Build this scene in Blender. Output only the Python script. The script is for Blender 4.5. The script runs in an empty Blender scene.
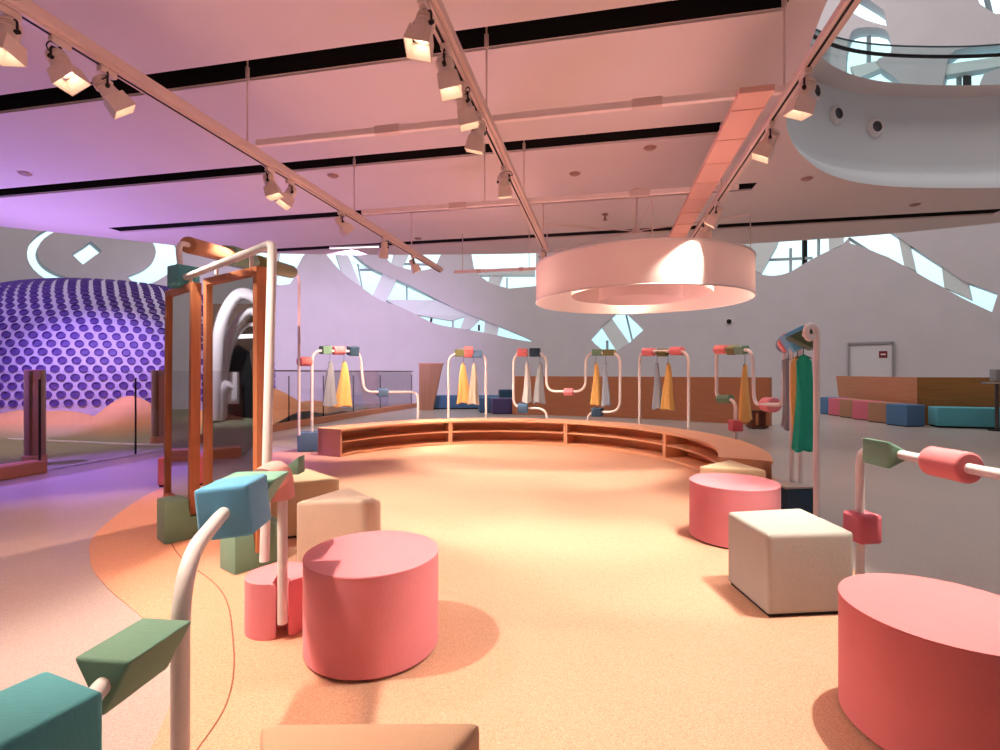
import bpy, bmesh, math, random
from mathutils import Vector, Matrix
random.seed(7)
sc = bpy.context.scene
COL = sc.collection
F, CX, HY, EYE = 504.0, 500.0, 372.0, 1.4      # focal length and horizon of the 1000x750 frame, eye height
PI = math.pi

# ------------------------------------------------------------------ survey helpers (photo -> metres)
def V(*a): return Vector(a)
def Pz(px, py, z=0.0):
    d = F*(EYE-z)/(py-HY)
    return Vector(((px-CX)/F*d, d, z))
def Pd(px, py, d): return Vector(((px-CX)/F*d, d, EYE+(HY-py)*d/F))
def Xd(px, d): return (px-CX)/F*d

# ------------------------------------------------------------------ materials
MATS = {}
def lin(c):
    c /= 255.0
    return c/12.92 if c <= 0.04045 else ((c+0.055)/1.055)**2.4
def rgb(r, g, b): return (lin(r), lin(g), lin(b), 1.0)
def mat(name, col, rough=0.6, metal=0.0, var=0.06, scale=30.0, bump=0.0, bscale=None, emit=None, estr=1.0,
        trans=0.0, stretch=None, spec=0.5, sheen=0.0, subs=None):
    if name in MATS: return MATS[name]
    m = bpy.data.materials.new(name); m.use_nodes = True
    nt = m.node_tree; b = nt.nodes['Principled BSDF']
    b.inputs['Roughness'].default_value = rough
    b.inputs['Metallic'].default_value = metal
    b.inputs['Specular IOR Level'].default_value = spec
    if trans: b.inputs['Transmission Weight'].default_value = trans
    if sheen:
        b.inputs['Sheen Weight'].default_value = sheen
    tc = nt.nodes.new('ShaderNodeTexCoord'); mp = nt.nodes.new('ShaderNodeMapping')
    nt.links.new(tc.outputs['Object'], mp.inputs['Vector'])
    if stretch: mp.inputs['Scale'].default_value = stretch
    n = nt.nodes.new('ShaderNodeTexNoise'); n.inputs['Scale'].default_value = scale; n.inputs['Detail'].default_value = 4
    nt.links.new(mp.outputs['Vector'], n.inputs['Vector'])
    r = nt.nodes.new('ShaderNodeValToRGB')
    lo = [max(0, c*(1-var*2)) for c in col[:3]]+[1]; hi = [min(1, c*(1+var*2)) for c in col[:3]]+[1]
    r.color_ramp.elements[0].position = 0.3; r.color_ramp.elements[1].position = 0.7
    r.color_ramp.elements[0].color = lo; r.color_ramp.elements[1].color = hi
    nt.links.new(n.outputs['Fac'], r.inputs['Fac']); nt.links.new(r.outputs['Color'], b.inputs['Base Color'])
    if bump:
        n2 = nt.nodes.new('ShaderNodeTexNoise'); n2.inputs['Scale'].default_value = bscale or scale*4
        nt.links.new(mp.outputs['Vector'], n2.inputs['Vector'])
        bp = nt.nodes.new('ShaderNodeBump'); bp.inputs['Strength'].default_value = bump; bp.inputs['Distance'].default_value = 0.01
        nt.links.new(n2.outputs['Fac'], bp.inputs['Height']); nt.links.new(bp.outputs['Normal'], b.inputs['Normal'])
    if emit:
        b.inputs['Emission Color'].default_value = emit; b.inputs['Emission Strength'].default_value = estr
    MATS[name] = m
    return m
def fabric(name, col, sheen=0.15):
    """plain woven upholstery: fine thread pattern in colour and bump"""
    if name in MATS: return MATS[name]
    m = mat(name, col, 0.85, var=0.012, scale=6, spec=0.25, sheen=sheen)
    nt = m.node_tree; b = nt.nodes['Principled BSDF']
    tc = nt.nodes['Texture Coordinate']
    bp = nt.nodes.new('ShaderNodeBump'); bp.inputs['Strength'].default_value = 0.25; bp.inputs['Distance'].default_value = 0.004
    ws = []
    for ax in ((220, 40, 220), (40, 220, 40)):
        mp = nt.nodes.new('ShaderNodeMapping'); mp.inputs['Scale'].default_value = ax
        nn = nt.nodes.new('ShaderNodeTexNoise'); nn.inputs['Scale'].default_value = 1.0; nn.inputs['Detail'].default_value = 1
        nt.links.new(tc.outputs['Object'], mp.inputs['Vector']); nt.links.new(mp.outputs['Vector'], nn.inputs['Vector'])
        ws.append(nn)
    ad = nt.nodes.new('ShaderNodeMath'); ad.operation = 'ADD'
    nt.links.new(ws[0].outputs['Fac'], ad.inputs[0]); nt.links.new(ws[1].outputs['Fac'], ad.inputs[1])
    nt.links.new(ad.outputs[0], bp.inputs['Height']); nt.links.new(bp.outputs['Normal'], b.inputs['Normal'])
    return m
def glass(name, tint=(0.93, 0.97, 0.98, 1), rough=0.02, refl=0.12):
    if name in MATS: return MATS[name]
    m = bpy.data.materials.new(name); m.use_nodes = True; nt = m.node_tree
    nt.nodes.remove(nt.nodes['Principled BSDF'])
    out = nt.nodes['Material Output']
    t = nt.nodes.new('ShaderNodeBsdfTransparent'); t.inputs['Color'].default_value = tint
    g = nt.nodes.new('ShaderNodeBsdfGlossy'); g.inputs['Roughness'].default_value = rough
    lw = nt.nodes.new('ShaderNodeLayerWeight'); lw.inputs['Blend'].default_value = 0.15
    mu = nt.nodes.new('ShaderNodeMath'); mu.operation = 'MULTIPLY_ADD'; mu.inputs[1].default_value = 0.6; mu.inputs[2].default_value = refl*0.4
    nt.links.new(lw.outputs['Fresnel'], mu.inputs[0])
    mx = nt.nodes.new('ShaderNodeMixShader')
    nt.links.new(mu.outputs[0], mx.inputs['Fac']); nt.links.new(t.outputs[0], mx.inputs[1]); nt.links.new(g.outputs[0], mx.inputs[2])
    nt.links.new(mx.outputs[0], out.inputs['Surface'])
    MATS[name] = m
    return m
def emitter(name, col, s):
    if name in MATS: return MATS[name]
    m = bpy.data.materials.new(name); m.use_nodes = True; nt = m.node_tree
    nt.nodes.remove(nt.nodes['Principled BSDF'])
    e = nt.nodes.new('ShaderNodeEmission'); e.inputs['Color'].default_value = col; e.inputs['Strength'].default_value = s
    nt.links.new(e.outputs[0], nt.nodes['Material Output'].inputs['Surface'])
    MATS[name] = m
    return m
def wood(name, c1, c2, axis='z', rough=0.45, sc_=6.0, con=0.5):
    if name in MATS: return MATS[name]
    m = bpy.data.materials.new(name); m.use_nodes = True; nt = m.node_tree; b = nt.nodes['Principled BSDF']
    tc = nt.nodes.new('ShaderNodeTexCoord'); mp = nt.nodes.new('ShaderNodeMapping')
    s = {'x': (0.5, 0.5, 7), 'y': (0.5, 0.5, 7), 'z': (6, 6, 0.25)}[axis]
    mp.inputs['Scale'].default_value = s
    n = nt.nodes.new('ShaderNodeTexNoise'); n.inputs['Scale'].default_value = sc_; n.inputs['Detail'].default_value = 6; n.inputs['Distortion'].default_value = 0.8
    r = nt.nodes.new('ShaderNodeValToRGB'); r.color_ramp.elements[0].color = c1; r.color_ramp.elements[1].color = c2
    r.color_ramp.elements[0].position = 0.2; r.color_ramp.elements[1].position = 0.8
    nt.links.new(tc.outputs['Object'], mp.inputs['Vector']); nt.links.new(mp.outputs['Vector'], n.inputs['Vector'])
    nt.links.new(n.outputs['Fac'], r.inputs['Fac']); nt.links.new(r.outputs['Color'], b.inputs['Base Color'])
    b.inputs['Roughness'].default_value = rough
    bp = nt.nodes.new('ShaderNodeBump'); bp.inputs['Strength'].default_value = 0.08; bp.inputs['Distance'].default_value = 0.01
    nt.links.new(n.outputs['Fac'], bp.inputs['Height']); nt.links.new(bp.outputs['Normal'], b.inputs['Normal'])
    MATS[name] = m
    return m
def speckle(name, c1, c2, c3, rough, bump=0.05, s=160):
    """fine terrazzo / rubber granule floor"""
    m = bpy.data.materials.new(name); m.use_nodes = True; nt = m.node_tree; b = nt.nodes['Principled BSDF']
    tc = nt.nodes.new('ShaderNodeTexCoord')
    v = nt.nodes.new('ShaderNodeTexVoronoi'); v.inputs['Scale'].default_value = s
    nt.links.new(tc.outputs['Object'], v.inputs['Vector'])
    r = nt.nodes.new('ShaderNodeValToRGB'); cr = r.color_ramp
    cr.interpolation = 'LINEAR'
    cr.elements[0].color = c2; cr.elements[0].position = 0.0; cr.elements[1].color = c3; cr.elements[1].position = 1.0
    e = cr.elements.new(0.3); e.color = c1
    e = cr.elements.new(0.75); e.color = c1
    sp = nt.nodes.new('ShaderNodeSeparateColor'); nt.links.new(v.outputs['Color'], sp.inputs['Color'])
    nt.links.new(sp.outputs[0], r.inputs['Fac'])
    n = nt.nodes.new('ShaderNodeTexNoise'); n.inputs['Scale'].default_value = 0.7; n.inputs['Detail'].default_value = 3
    nt.links.new(tc.outputs['Object'], n.inputs['Vector'])
    mx = nt.nodes.new('ShaderNodeMix'); mx.data_type = 'RGBA'; mx.blend_type = 'MULTIPLY'
    mx.inputs[0].default_value = 0.25
    nt.links.new(r.outputs['Color'], mx.inputs[6]); nt.links.new(n.outputs['Fac'], mx.inputs[7])
    nt.links.new(mx.outputs[2], b.inputs['Base Color'])
    b.inputs['Roughness'].default_value = rough
    if bump:
        bp = nt.nodes.new('ShaderNodeBump'); bp.inputs['Strength'].default_value = bump; bp.inputs['Distance'].default_value = 0.003
        nt.links.new(v.outputs['Distance'], bp.inputs['Height']); nt.links.new(bp.outputs['Normal'], b.inputs['Normal'])
    MATS[name] = m
    return m

PINK = fabric('pink_fabric', rgb(240, 148, 160))
CORAL = fabric('coral_fabric', rgb(242, 142, 148))
GREYW = fabric('grey_white_fabric', rgb(192, 190, 184))
BEIGE = fabric('beige_fabric', rgb(206, 184, 168))
CREAM = fabric('cream_fabric', rgb(236, 208, 170))
TEAL = fabric('teal_fabric', rgb(96, 184, 196))
BLUE = fabric('blue_fabric', rgb(108, 186, 232))
SLATE = fabric('slate_blue_fabric', rgb(86, 124, 164))
NAVY = fabric('navy_fabric', rgb(48, 78, 104))
GREEN = fabric('green_fabric', rgb(112, 154, 134))
MINT = fabric('mint_fabric', rgb(134, 188, 170))
OLIVE = fabric('olive_fabric', rgb(118, 124, 84))
SAGE = fabric('sage_fabric', rgb(124, 168, 148))
SALMON = fabric('salmon_fabric', rgb(244, 182, 174))
TAN = fabric('tan_fabric', rgb(178, 130, 100))
ROSE = fabric('rose_fabric', rgb(218, 112, 128))
WHITE = mat('white_paint', rgb(236, 226, 224), 0.35, var=0.01)
TUBE = mat('tube_enamel', rgb(250, 244, 244), 0.3, var=0.01)
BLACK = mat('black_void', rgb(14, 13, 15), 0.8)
DARK = mat('dark_metal', rgb(40, 38, 40), 0.4, metal=0.6)
PLASTER = mat('plaster', rgb(205, 200, 204), 0.75, var=0.015, scale=1.2)
CEILM = mat('ceiling_paint', rgb(226, 214, 212), 0.8, var=0.012, scale=0.8)
REVEAL = mat('reveal_white', rgb(225, 236, 236), 0.6, var=0.01)
LAMPM = mat('lamp_housing', rgb(226, 208, 198), 0.4, var=0.02)
TRACKM = mat('track_aluminium', rgb(222, 200, 194), 0.4, metal=0.1, var=0.005)
FRAMEW = wood('mirror_frame_wood', rgb(190, 114, 76), rgb(220, 144, 102), 'z')
BENCHW = wood('bench_wood', rgb(230, 168, 130), rgb(240, 182, 144), 'x', 0.5, 3)
LOWW = wood('low_wall_wood', rgb(194, 124, 84), rgb(206, 138, 96), 'x', 0.45, 2.5)
PLINTHW = wood('plinth_wood', rgb(186, 122, 86), rgb(206, 142, 104), 'x', 0.45, 3)
MIRR = mat('mirror_silver', (0.86, 0.88, 0.88, 1), 0.02, metal=1.0, var=0.0)
GLASS = glass('clear_glass')
WGLASS = glass('window_glass', (0.97, 1.0, 1.0, 1), 0.0, 0.05)
BGLASS = glass('balustrade_glass', (0.86, 0.95, 0.95, 1), 0.01, 0.15)
LENS = emitter('lamp_lens', (1.0, 0.86, 0.6, 1), 9.0)

# ------------------------------------------------------------------ object helpers
def wloc(o):
    v = Vector((0, 0, 0))
    while o is not None:
        v += o.location; o = o.parent
    return v
def obj(name, bm, material, parent=None, smooth=True, origin=None):
    me = bpy.data.meshes.new(name)
    off = wloc(parent) if parent else (origin or Vector((0, 0, 0)))
    if off.length: bmesh.ops.translate(bm, verts=bm.verts, vec=-off)
    bmesh.ops.recalc_face_normals(bm, faces=bm.faces)
    bm.to_mesh(me); bm.free()
    if smooth:
        for p in me.polygons: p.use_smooth = True
        try: me.set_sharp_from_angle(angle=math.radians(38))
        except Exception: pass
    if material: me.materials.append(material)
    o = bpy.data.objects.new(name, me); COL.objects.link(o)
    if parent: o.parent = parent
    elif origin: o.location = origin
    return o
def tag(o, label=None, cat=None, group=None, kind=None):
    if label: o['label'] = label
    if cat: o['category'] = cat
    if group: o['group'] = group
    if kind: o['kind'] = kind
    return o
def thing(name, label, cat, loc, group=None):
    o = bpy.data.objects.new(name, None); COL.objects.link(o)
    o.empty_display_size = 0.1
    o.location = Vector(loc)
    return tag(o, label, cat, group)
def struct(name, bm, m, label=None, smooth=True, parent=None):
    o = obj(name, bm, m, parent, smooth)
    if parent is None: tag(o, label or name.replace('_', ' '), None, None, 'structure')
    return o

# ------------------------------------------------------------------ shape helpers (all add to a bmesh in world metres)
def frame_of(axis, up=None):
    z = Vector(axis).normalized()
    u = Vector(up) if up else (Vector((0, 0, 1)) if abs(z.z) < 0.95 else Vector((0, 1, 0)))
    x = u.cross(z).normalized()
    y = z.cross(x).normalized()
    return x, y, z
def add_prism(bm, poly, o, x, y, z, h, bevel=0.0, seg=2, taper=1.0, only=None):
    """extrude 2D polygon (in x,y axes at o) by h along z; bevel all edges"""
    n0 = len(bm.verts)
    bot = [bm.verts.new(o + x*p[0] + y*p[1]) for p in poly]
    top = [bm.verts.new(o + x*p[0]*taper + y*p[1]*taper + z*h) for p in poly]
    n = len(poly); fs = []
    fs.append(bm.faces.new(list(reversed(bot)))); fs.append(bm.faces.new(top))
    for i in range(n): fs.append(bm.faces.new((bot[i], bot[(i+1) % n], top[(i+1) % n], top[i])))
    if bevel:
        es = set()
        for f in fs:
            for e in f.edges: es.add(e)
        if only == 'caps':
            es = set(fs[0].edges) | set(fs[1].edges)
        bmesh.ops.bevel(bm, geom=list(es), offset=bevel, segments=seg, affect='EDGES', profile=0.6, clamp_overlap=True)
X, Y, Z = Vector((1, 0, 0)), Vector((0, 1, 0)), Vector((0, 0, 1))
def rect(w, h): return [(-w/2, -h/2), (w/2, -h/2), (w/2, h/2), (-w/2, h/2)]
def circ(r, n=40, ry=None): return [(r*math.cos(2*PI*i/n), (ry or r)*math.sin(2*PI*i/n)) for i in range(n)]
def add_box(bm, c, size, rot=0.0, bevel=0.0, seg=2):
    c = Vector(c); cx, sx = math.cos(rot), math.sin(rot)
    x, y = Vector((cx, sx, 0)), Vector((-sx, cx, 0))
    add_prism(bm, rect(size[0], size[1]), c - Z*size[2]/2, x, y, Z, size[2], bevel, seg)
def add_bar(bm, a, b, w, h, bevel=0.0, up=None):
    a, b = Vector(a), Vector(b); x, y, z = frame_of(b-a, up)
    add_prism(bm, rect(w, h), a, x, y, z, (b-a).length, bevel)
def add_cyl(bm, a, b, r, n=16, r2=None, bevel=0.0):
    a, b = Vector(a), Vector(b); x, y, z = frame_of(b-a)
    add_prism(bm, circ(r, n), a, x, y, z, (b-a).length, bevel, 2, (r2/r if r2 else 1.0), 'caps')
def fillet(pts, rad, n=7):
    pts = [Vector(p) for p in pts]
    if not isinstance(rad, (list, tuple)): rad = [rad]*len(pts)
    out = [pts[0]]
    for i in range(1, len(pts)-1):
        p, a, b = pts[i], pts[i-1], pts[i+1]
        u, v = (a-p), (b-p)
        r = min(rad[i], u.length*0.49, v.length*0.49)
        if r < 1e-4: out.append(p); continue
        u.normalize(); v.normalize()
        s, e = p+u*r, p+v*r
        for k in range(n+1):
            t = k/n
            out.append(s*(1-t)**2 + p*2*t*(1-t)*1.0 + e*t**2 if False else s*(1-t)**2 + p*(2*t*(1-t)) + e*(t*t))
    out.append(pts[-1])
    return out
def add_tube(bm, pts, r, n=12, caps=True):
    pts = [Vector(p) for p in pts]
    q = [pts[0]]
    for p in pts[1:]:
        if (p-q[-1]).length > 1e-4: q.append(p)
    pts = q
    rr = r if isinstance(r, (list, tuple)) else [r]*len(pts)
    tang = []
    for i in range(len(pts)):
        a = pts[max(0, i-1)]; b = pts[min(len(pts)-1, i+1)]
        tang.append((b-a).normalized())
    x, y, _ = frame_of(tang[0])
    rings = []
    for i, p in enumerate(pts):
        t = tang[i]
        x = (x - t*x.dot(t)).normalized(); y = t.cross(x).normalized()
        rings.append([bm.verts.new(p + (x*math.cos(2*PI*k/n) + y*math.sin(2*PI*k/n))*rr[i]) for k in range(n)])
    for i in range(len(rings)-1):
        for k in range(n):
            bm.faces.new((rings[i][k], rings[i][(k+1) % n], rings[i+1][(k+1) % n], rings[i+1][k]))
    if caps:
        bm.faces.new(list(reversed(rings[0]))); bm.faces.new(rings[-1])
def add_lathe(bm, c, prof, n=48, axis=None):
    """prof: list of (radius, height) from c up"""
    c = Vector(c)
    x, y, z = (X, Y, Z) if axis is None else frame_of(axis)
    rings = []
    for r, h in prof:
        if r < 1e-5: rings.append([bm.verts.new(c + z*h)])
        else: rings.append([bm.verts.new(c + z*h + (x*math.cos(2*PI*k/n) + y*math.sin(2*PI*k/n))*r) for k in range(n)])
    for a, b in zip(rings, rings[1:]):
        for k in range(n):
            k2 = (k+1) % n
            if len(a) == 1 and len(b) == 1: continue
            if len(a) == 1: bm.faces.new((a[0], b[k2], b[k]))
            elif len(b) == 1: bm.faces.new((a[k], a[k2], b[0]))
            else: bm.faces.new((a[k], a[k2], b[k2], b[k]))
def smooth_path(pts, n=8, closed=False):
    pts = [Vector(p) for p in pts]; N = len(pts); out = []
    rng = range(N) if closed else range(N-1)
    for i in rng:
        g = lambda j: pts[j % N] if closed else pts[max(0, min(N-1, j))]
        p0, p1, p2, p3 = g(i-1), g(i), g(i+1), g(i+2)
        for k in range(n):
            t = k/n
            out.append(0.5*((2*p1) + (p2-p0)*t + (2*p0-5*p1+4*p2-p3)*t*t + (3*p1-p0-3*p2+p3)*t**3))
    if not closed: out.append(pts[-1])
    return out
def add_fill(bm, loops, z):
    es = []
    for lp in loops:
        vs = [bm.verts.new((p[0], p[1], z)) for p in lp]
        for i in range(len(vs)): es.append(bm.edges.new((vs[i], vs[(i+1) % len(vs)])))
    bmesh.ops.triangle_fill(bm, use_beauty=True, use_dissolve=False, edges=es)
def add_sheet(bm, path, z0, z1, th, lean=0.0):
    """vertical wall strip following a plan path, with thickness th to the left of the path"""
    n = len(path); L = []
    for i, p in enumerate(path):
        a = path[max(0, i-1)]; b = path[min(n-1, i+1)]
        t = Vector((b[0]-a[0], b[1]-a[1], 0)).normalized(); nn = Vector((-t.y, t.x, 0))
        L.append((Vector((p[0], p[1], 0)), nn))
    rows = []
    for p, nn in L:
        rows.append([bm.verts.new(p+Z*z0), bm.verts.new(p+Z*z1+nn*lean), bm.verts.new(p+Z*z1+nn*(th+lean)), bm.verts.new(p+Z*z0+nn*th)])
    for a, b in zip(rows, rows[1:]):
        for k in range(4):
            bm.faces.new((a[k], b[k], b[(k+1) % 4], a[(k+1) % 4]))
    bm.faces.new(rows[0]); bm.faces.new(list(reversed(rows[-1])))
NB = bmesh.new

# ================================================================== SETTING
CZ = 4.4                                     # ceiling height
GA = 0.2044                                  # the ceiling grid is turned 11.5 degrees from the view
WR, WC = 21.0, Vector((0, 2, 0))             # big round hall wall
def wall_pt(px, py, r=WR):
    u = (px-CX)/F
    a, b, c = 1+u*u, -2*WC.y, WC.y**2 - r*r
    d = (-b+math.sqrt(b*b-4*a*c))/(2*a)
    return Pd(px, py, d)
def wall_rad(p, r):
    v = Vector((p.x, p.y-WC.y, 0)).normalized()
    return Vector((v.x*r, WC.y+v.y*r, p.z))

FLOORM = speckle('grey_terrazzo', rgb(198, 186, 178), rgb(178, 166, 158), rgb(216, 206, 198), 0.3, 0.02, 220)
STAGEM = speckle('peach_granule_floor', rgb(232, 180, 150), rgb(216, 156, 124), rgb(244, 204, 176), 0.75, 0.12, 260)
bm = NB(); add_lathe(bm, (0, 2, 0), [(0, 0), (6, 0), (14, 0), (22, 0)], 96)
struct('floor', bm, FLOORM, 'polished grey terrazzo floor of the hall', False)

stage_pts = [(0.4, -0.6), (-0.7, 0.1), (-1.1, 1.0), (-1.32, 1.95), (-1.64, 2.52), (-2.05, 2.88), (-2.56, 3.28), (-3.05, 3.75), (-3.55, 4.47), (-4.05, 5.9), (-4.15, 7.4), (-3.8, 9.0), (-2.6, 10.4),
             (-0.6, 11.2), (1.5, 10.9), (3.0, 9.6), (3.6, 7.8), (3.55, 6.0), (3.05, 4.8), (2.55, 3.7), (2.3, 2.7), (2.25, 1.4), (1.9, 0.1)]
sp = smooth_path([(a, b, 0) for a, b in stage_pts], 8, True)
bm = NB()
vs = [bm.verts.new((p.x, p.y, 0.004)) for p in sp]; f = bm.faces.new(vs)
r_ = bmesh.ops.extrude_face_region(bm, geom=[f]); bmesh.ops.translate(bm, verts=[v for v in r_['geom'] if isinstance(v, bmesh.types.BMVert)], vec=(0, 0, -0.003))
struct('floor_stage', bm, STAGEM, 'peach speckled rubber stage floor inside the curved bench', False)
bm = NB(); add_tube(bm, smooth_path([(-0.95, 1.0, 0.004), (-1.1, 1.7, 0.004), (-1.16, 2.15, 0.004), (-1.41, 2.66, 0.004), (-1.8, 3.24, 0.004), (-2.5, 3.9, 0.004), (-3.3, 4.9, 0.004)], 10), 0.004, 6, False)
struct('trim_1', bm, mat('joint', rgb(150, 100, 74), 0.7), 'thin joint line curving through the peach stage floor')

# ---- round hall wall with window openings
wins = []   # (name, [opening polygons])
def cutter_bm(polys, r0=WR-1.0, r1=WR+1.6, rdef=WR):
    b = NB()
    for poly in polys:
        P = [wall_pt(*q) for q in poly]
        a = [b.verts.new(wall_rad(p, r0)) for p in P]; c = [b.verts.new(wall_rad(p, r1)) for p in P]
        n = len(P)
        fa = b.faces.new(a); fc = b.faces.new(list(reversed(c)))
        for i in range(n): b.faces.new((a[i], a[(i+1) % n], c[(i+1) % n], c[i]))
        bmesh.ops.triangulate(b, faces=[fa, fc])
    bmesh.ops.recalc_face_normals(b, faces=b.faces)
    return b
def spl(pts, n=5):
    return [(p.x, p.y) for p in smooth_path([(a, b, 0) for a, b in pts], n, True)]
def ell(cx, cy, a, b, a0, a1, n=14): return [(cx+a*math.cos(math.radians(a0+(a1-a0)*i/n)), cy-b*math.sin(math.radians(a0+(a1-a0)*i/n))) for i in range(n+1)]
H1 = [(322, 246), (338, 240), (350, 250), (366, 264), (384, 274), (410, 285), (436, 299), (466, 313), (500, 326.5), (533, 341), (514, 339), (498, 335.5), (484, 332.5), (461, 328.5), (436, 324), (414, 313.5), (396, 305), (380, 300), (362, 287.5), (345, 275), (331, 260)]
H2 = [(382, 246), (444, 246), (440, 256), (433, 268), (415, 270.5), (401, 267), (391, 263)]
H3 = [(470, 245), (503, 245), (536, 245), (536, 286), (509, 288.5), (490, 283), (480, 276), (474, 268)]
H4 = [(591, 339), (603, 325), (616, 313), (627, 313), (643.6, 330), (630, 342.5), (616, 351.5), (606, 352), (595, 344)]
H5 = [(720, 236), (734, 232), (842, 230), (843, 244), (833, 249), (820, 255), (806, 262.5), (792, 271), (780, 275), (768, 275.5), (757, 272), (746, 258), (735, 246)]
H6 = [(846, 228), (886, 228), (905, 242), (930, 259), (965, 282), (998, 294), (992, 312), (970, 302), (943, 287), (907, 267), (888, 257), (868, 249), (850, 243)]
H7 = [(252, 246), (310, 246), (303, 256), (295, 272), (290, 284), (270, 283), (258, 268)]
R1 = ell(103, 254, 76, 38, 128, 246) + list(reversed(ell(103, 252, 66, 30, 128, 246)))
R2 = ell(103, 254, 76, 38, -62, 60) + list(reversed(ell(100, 252, 56, 27, -62, 60)))
R3 = [(72, 254), (91, 241), (102, 251), (83, 264.5)]
UP1 = [(849, 38), (858, 28), (886, 30), (891, 52), (876, 62), (900, 82), (904, 100), (850, 100), (846, 62)]
UP2 = [(946, 70), (956, 50), (1010, 44), (1012, 64), (984, 74), (974, 100), (944, 100)]
UP3 = [(972, -14), (1012, -20), (1014, 12), (996, 14), (980, 4)]
UP4 = [(845, 8), (856, -8), (884, 10), (888, 26), (866, 20)]
openings = [spl(H1, 3), spl(H2, 2), H3, H4, spl(H5, 3), H6, spl(H7, 2), R1, R2, R3, spl(UP1, 3), spl(UP2, 3), UP3, UP4]
bm = NB()
th0, th1, N = math.radians(-88), math.radians(88), 88
cols = []
for i in range(N+1):
    t = th0+(th1-th0)*i/N; s, c = math.sin(t), math.cos(t)
    cols.append([bm.verts.new((WC.x+r*s, WC.y+r*c, z)) for r, z in ((WR, 0), (WR, 18), (WR+0.7, 18), (WR+0.7, 0))])
for a, b in zip(cols, cols[1:]):
    for k in range(4): bm.faces.new((a[k], a[(k+1) % 4], b[(k+1) % 4], b[k]))
bm.faces.new(cols[0]); bm.faces.new(list(reversed(cols[-1])))
wall = struct('wall_back', bm, PLASTER, 'tall round pale hall wall with flowing window openings', True)
for op_ in openings:
    me = bpy.data.meshes.new('cut'); cb = cutter_bm([op_]); cb.to_mesh(me); cb.free()
    cut = bpy.data.objects.new('cut', me); COL.objects.link(cut)
    md = wall.modifiers.new('b', 'BOOLEAN'); md.operation = 'DIFFERENCE'; md.object = cut; md.solver = 'EXACT'
    bpy.context.view_layer.update()
    dg = bpy.context.evaluated_depsgraph_get()
    new = bpy.data.meshes.new_from_object(wall.evaluated_get(dg))
    wall.modifiers.clear(); wall.data = new
    bpy.data.objects.remove(cut)
for p in new.polygons: p.use_smooth = True
new.set_sharp_from_angle(angle=math.radians(30))
bm = NB()
cols = []
for i in range(49):
    t = math.radians(88+184*i/48); s, c = math.sin(t), math.cos(t)
    cols.append([bm.verts.new((WC.x+WR*s, WC.y+WR*c, z)) for z in (0, 18)])
for a, b in zip(cols, cols[1:]): bm.faces.new((a[0], a[1], b[1], b[0]))
struct('wall_front', bm, PLASTER, 'round hall wall behind the camera')
bm = NB(); add_lathe(bm, (0, 2, 18), [(0, 0), (21.7, 0)], 64)
struct('ceiling_dome', bm, PLASTER, 'high pale roof over the hall', False)

def window(i, outline, struts=(), mullions=(), label=''):
    """glass pane behind the opening, thick white struts in front of it, thin dark mullions"""
    b = NB()
    vs = [b.verts.new(wall_rad(wall_pt(*q), WR+0.5)) for q in outline]
    f = b.faces.new(vs); bmesh.ops.triangulate(b, faces=[f])
    w = obj('window_%d' % i, b, WGLASS, None, False)
    tag(w, label or 'window', None, None, 'structure')
    for s in struts:
        b = NB(); P = [wall_pt(*q) for q in s]
        a = [b.verts.new(wall_rad(p, WR+0.06)) for p in P]; c = [b.verts.new(wall_rad(p, WR+0.48)) for p in P]
        b.faces.new(a); b.faces.new(list(reversed(c)))
        for k in range(len(P)): b.faces.new((a[k], a[(k+1) % len(P)], c[(k+1) % len(P)], c[k]))
        obj('strut', b, REVEAL, w, False)
    for a_, b_, wd, m in mullions:
        b = NB(); add_bar(b, wall_rad(wall_pt(*a_), WR+0.42), wall_rad(wall_pt(*b_), WR+0.42), wd, 0.1)
        obj('mullion', b, m, w, False)
MW = mat('mullion_grey', rgb(170, 185, 190), 0.4)
def cut_outline(o): return spl(o, 3)
window(1, spl(H1, 3), [
    [(333, 246), (346, 250), (362, 288), (343, 275)],
    [(383, 273), (397, 279), (385, 303), (372, 296)],
    [(384, 299), (436, 300), (468, 313), (466, 316), (452, 320.5), (413, 314)],
    [(466, 313), (481, 318), (470, 329), (460, 329)],
    [(485, 320), (499, 326), (497, 336), (484, 333)]],
    [((358, 262), (363, 290), 0.05, MW), ((407, 284), (407, 302), 0.06, MW), ((360, 268), (384, 268), 0.05, MW), ((453, 318), (453, 328), 0.08, MW), ((432, 314), (431, 322), 0.1, DARK), ((479, 324), (479, 330), 0.1, DARK)],
    'long leaf-shaped window sweeping down the back wall')
window(2, spl(H2, 2), [[(395, 246), (412, 246), (402, 268), (391, 264)]], [((401, 262), (436, 263), 0.06, MW)], 'short scoop window above the left of the back wall')
window(3, H3, [[(470, 268.5), (535, 269.5), (535, 275), (476, 275)], [(490, 275), (503, 275), (499, 287), (488, 283)]], [((507, 276), (507, 288), 0.06, MW)], 'scoop window left of the round pendant')
window(4, H4, [[(601, 326), (611, 317), (630, 344), (617, 352)]], [((607, 340), (607, 352), 0.1, MW), ((626, 314), (632, 340), 0.06, MW)], 'tilted square window below the round pendant')
window(5, spl(H5, 3), [[(736, 230), (782, 230), (776, 246), (761, 273), (754, 270), (740, 250)], [(828, 228), (843, 228), (843, 244), (829, 250)]],
       [((804, 230), (804, 264), 0.16, DARK), ((768, 258), (812, 256), 0.09, MW), ((790, 246), (790, 272), 0.06, MW), ((818, 232), (818, 256), 0.06, MW)], 'wave-shaped window right of the round pendant')
window(6, H6, [[(898, 236), (910, 245), (916, 271), (904, 265)], [(941, 262), (968, 283), (972, 300), (944, 287)]],
       [((848, 236), (868, 249), 0.06, MW)], 'diagonal window slit at the upper right of the wall')
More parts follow.
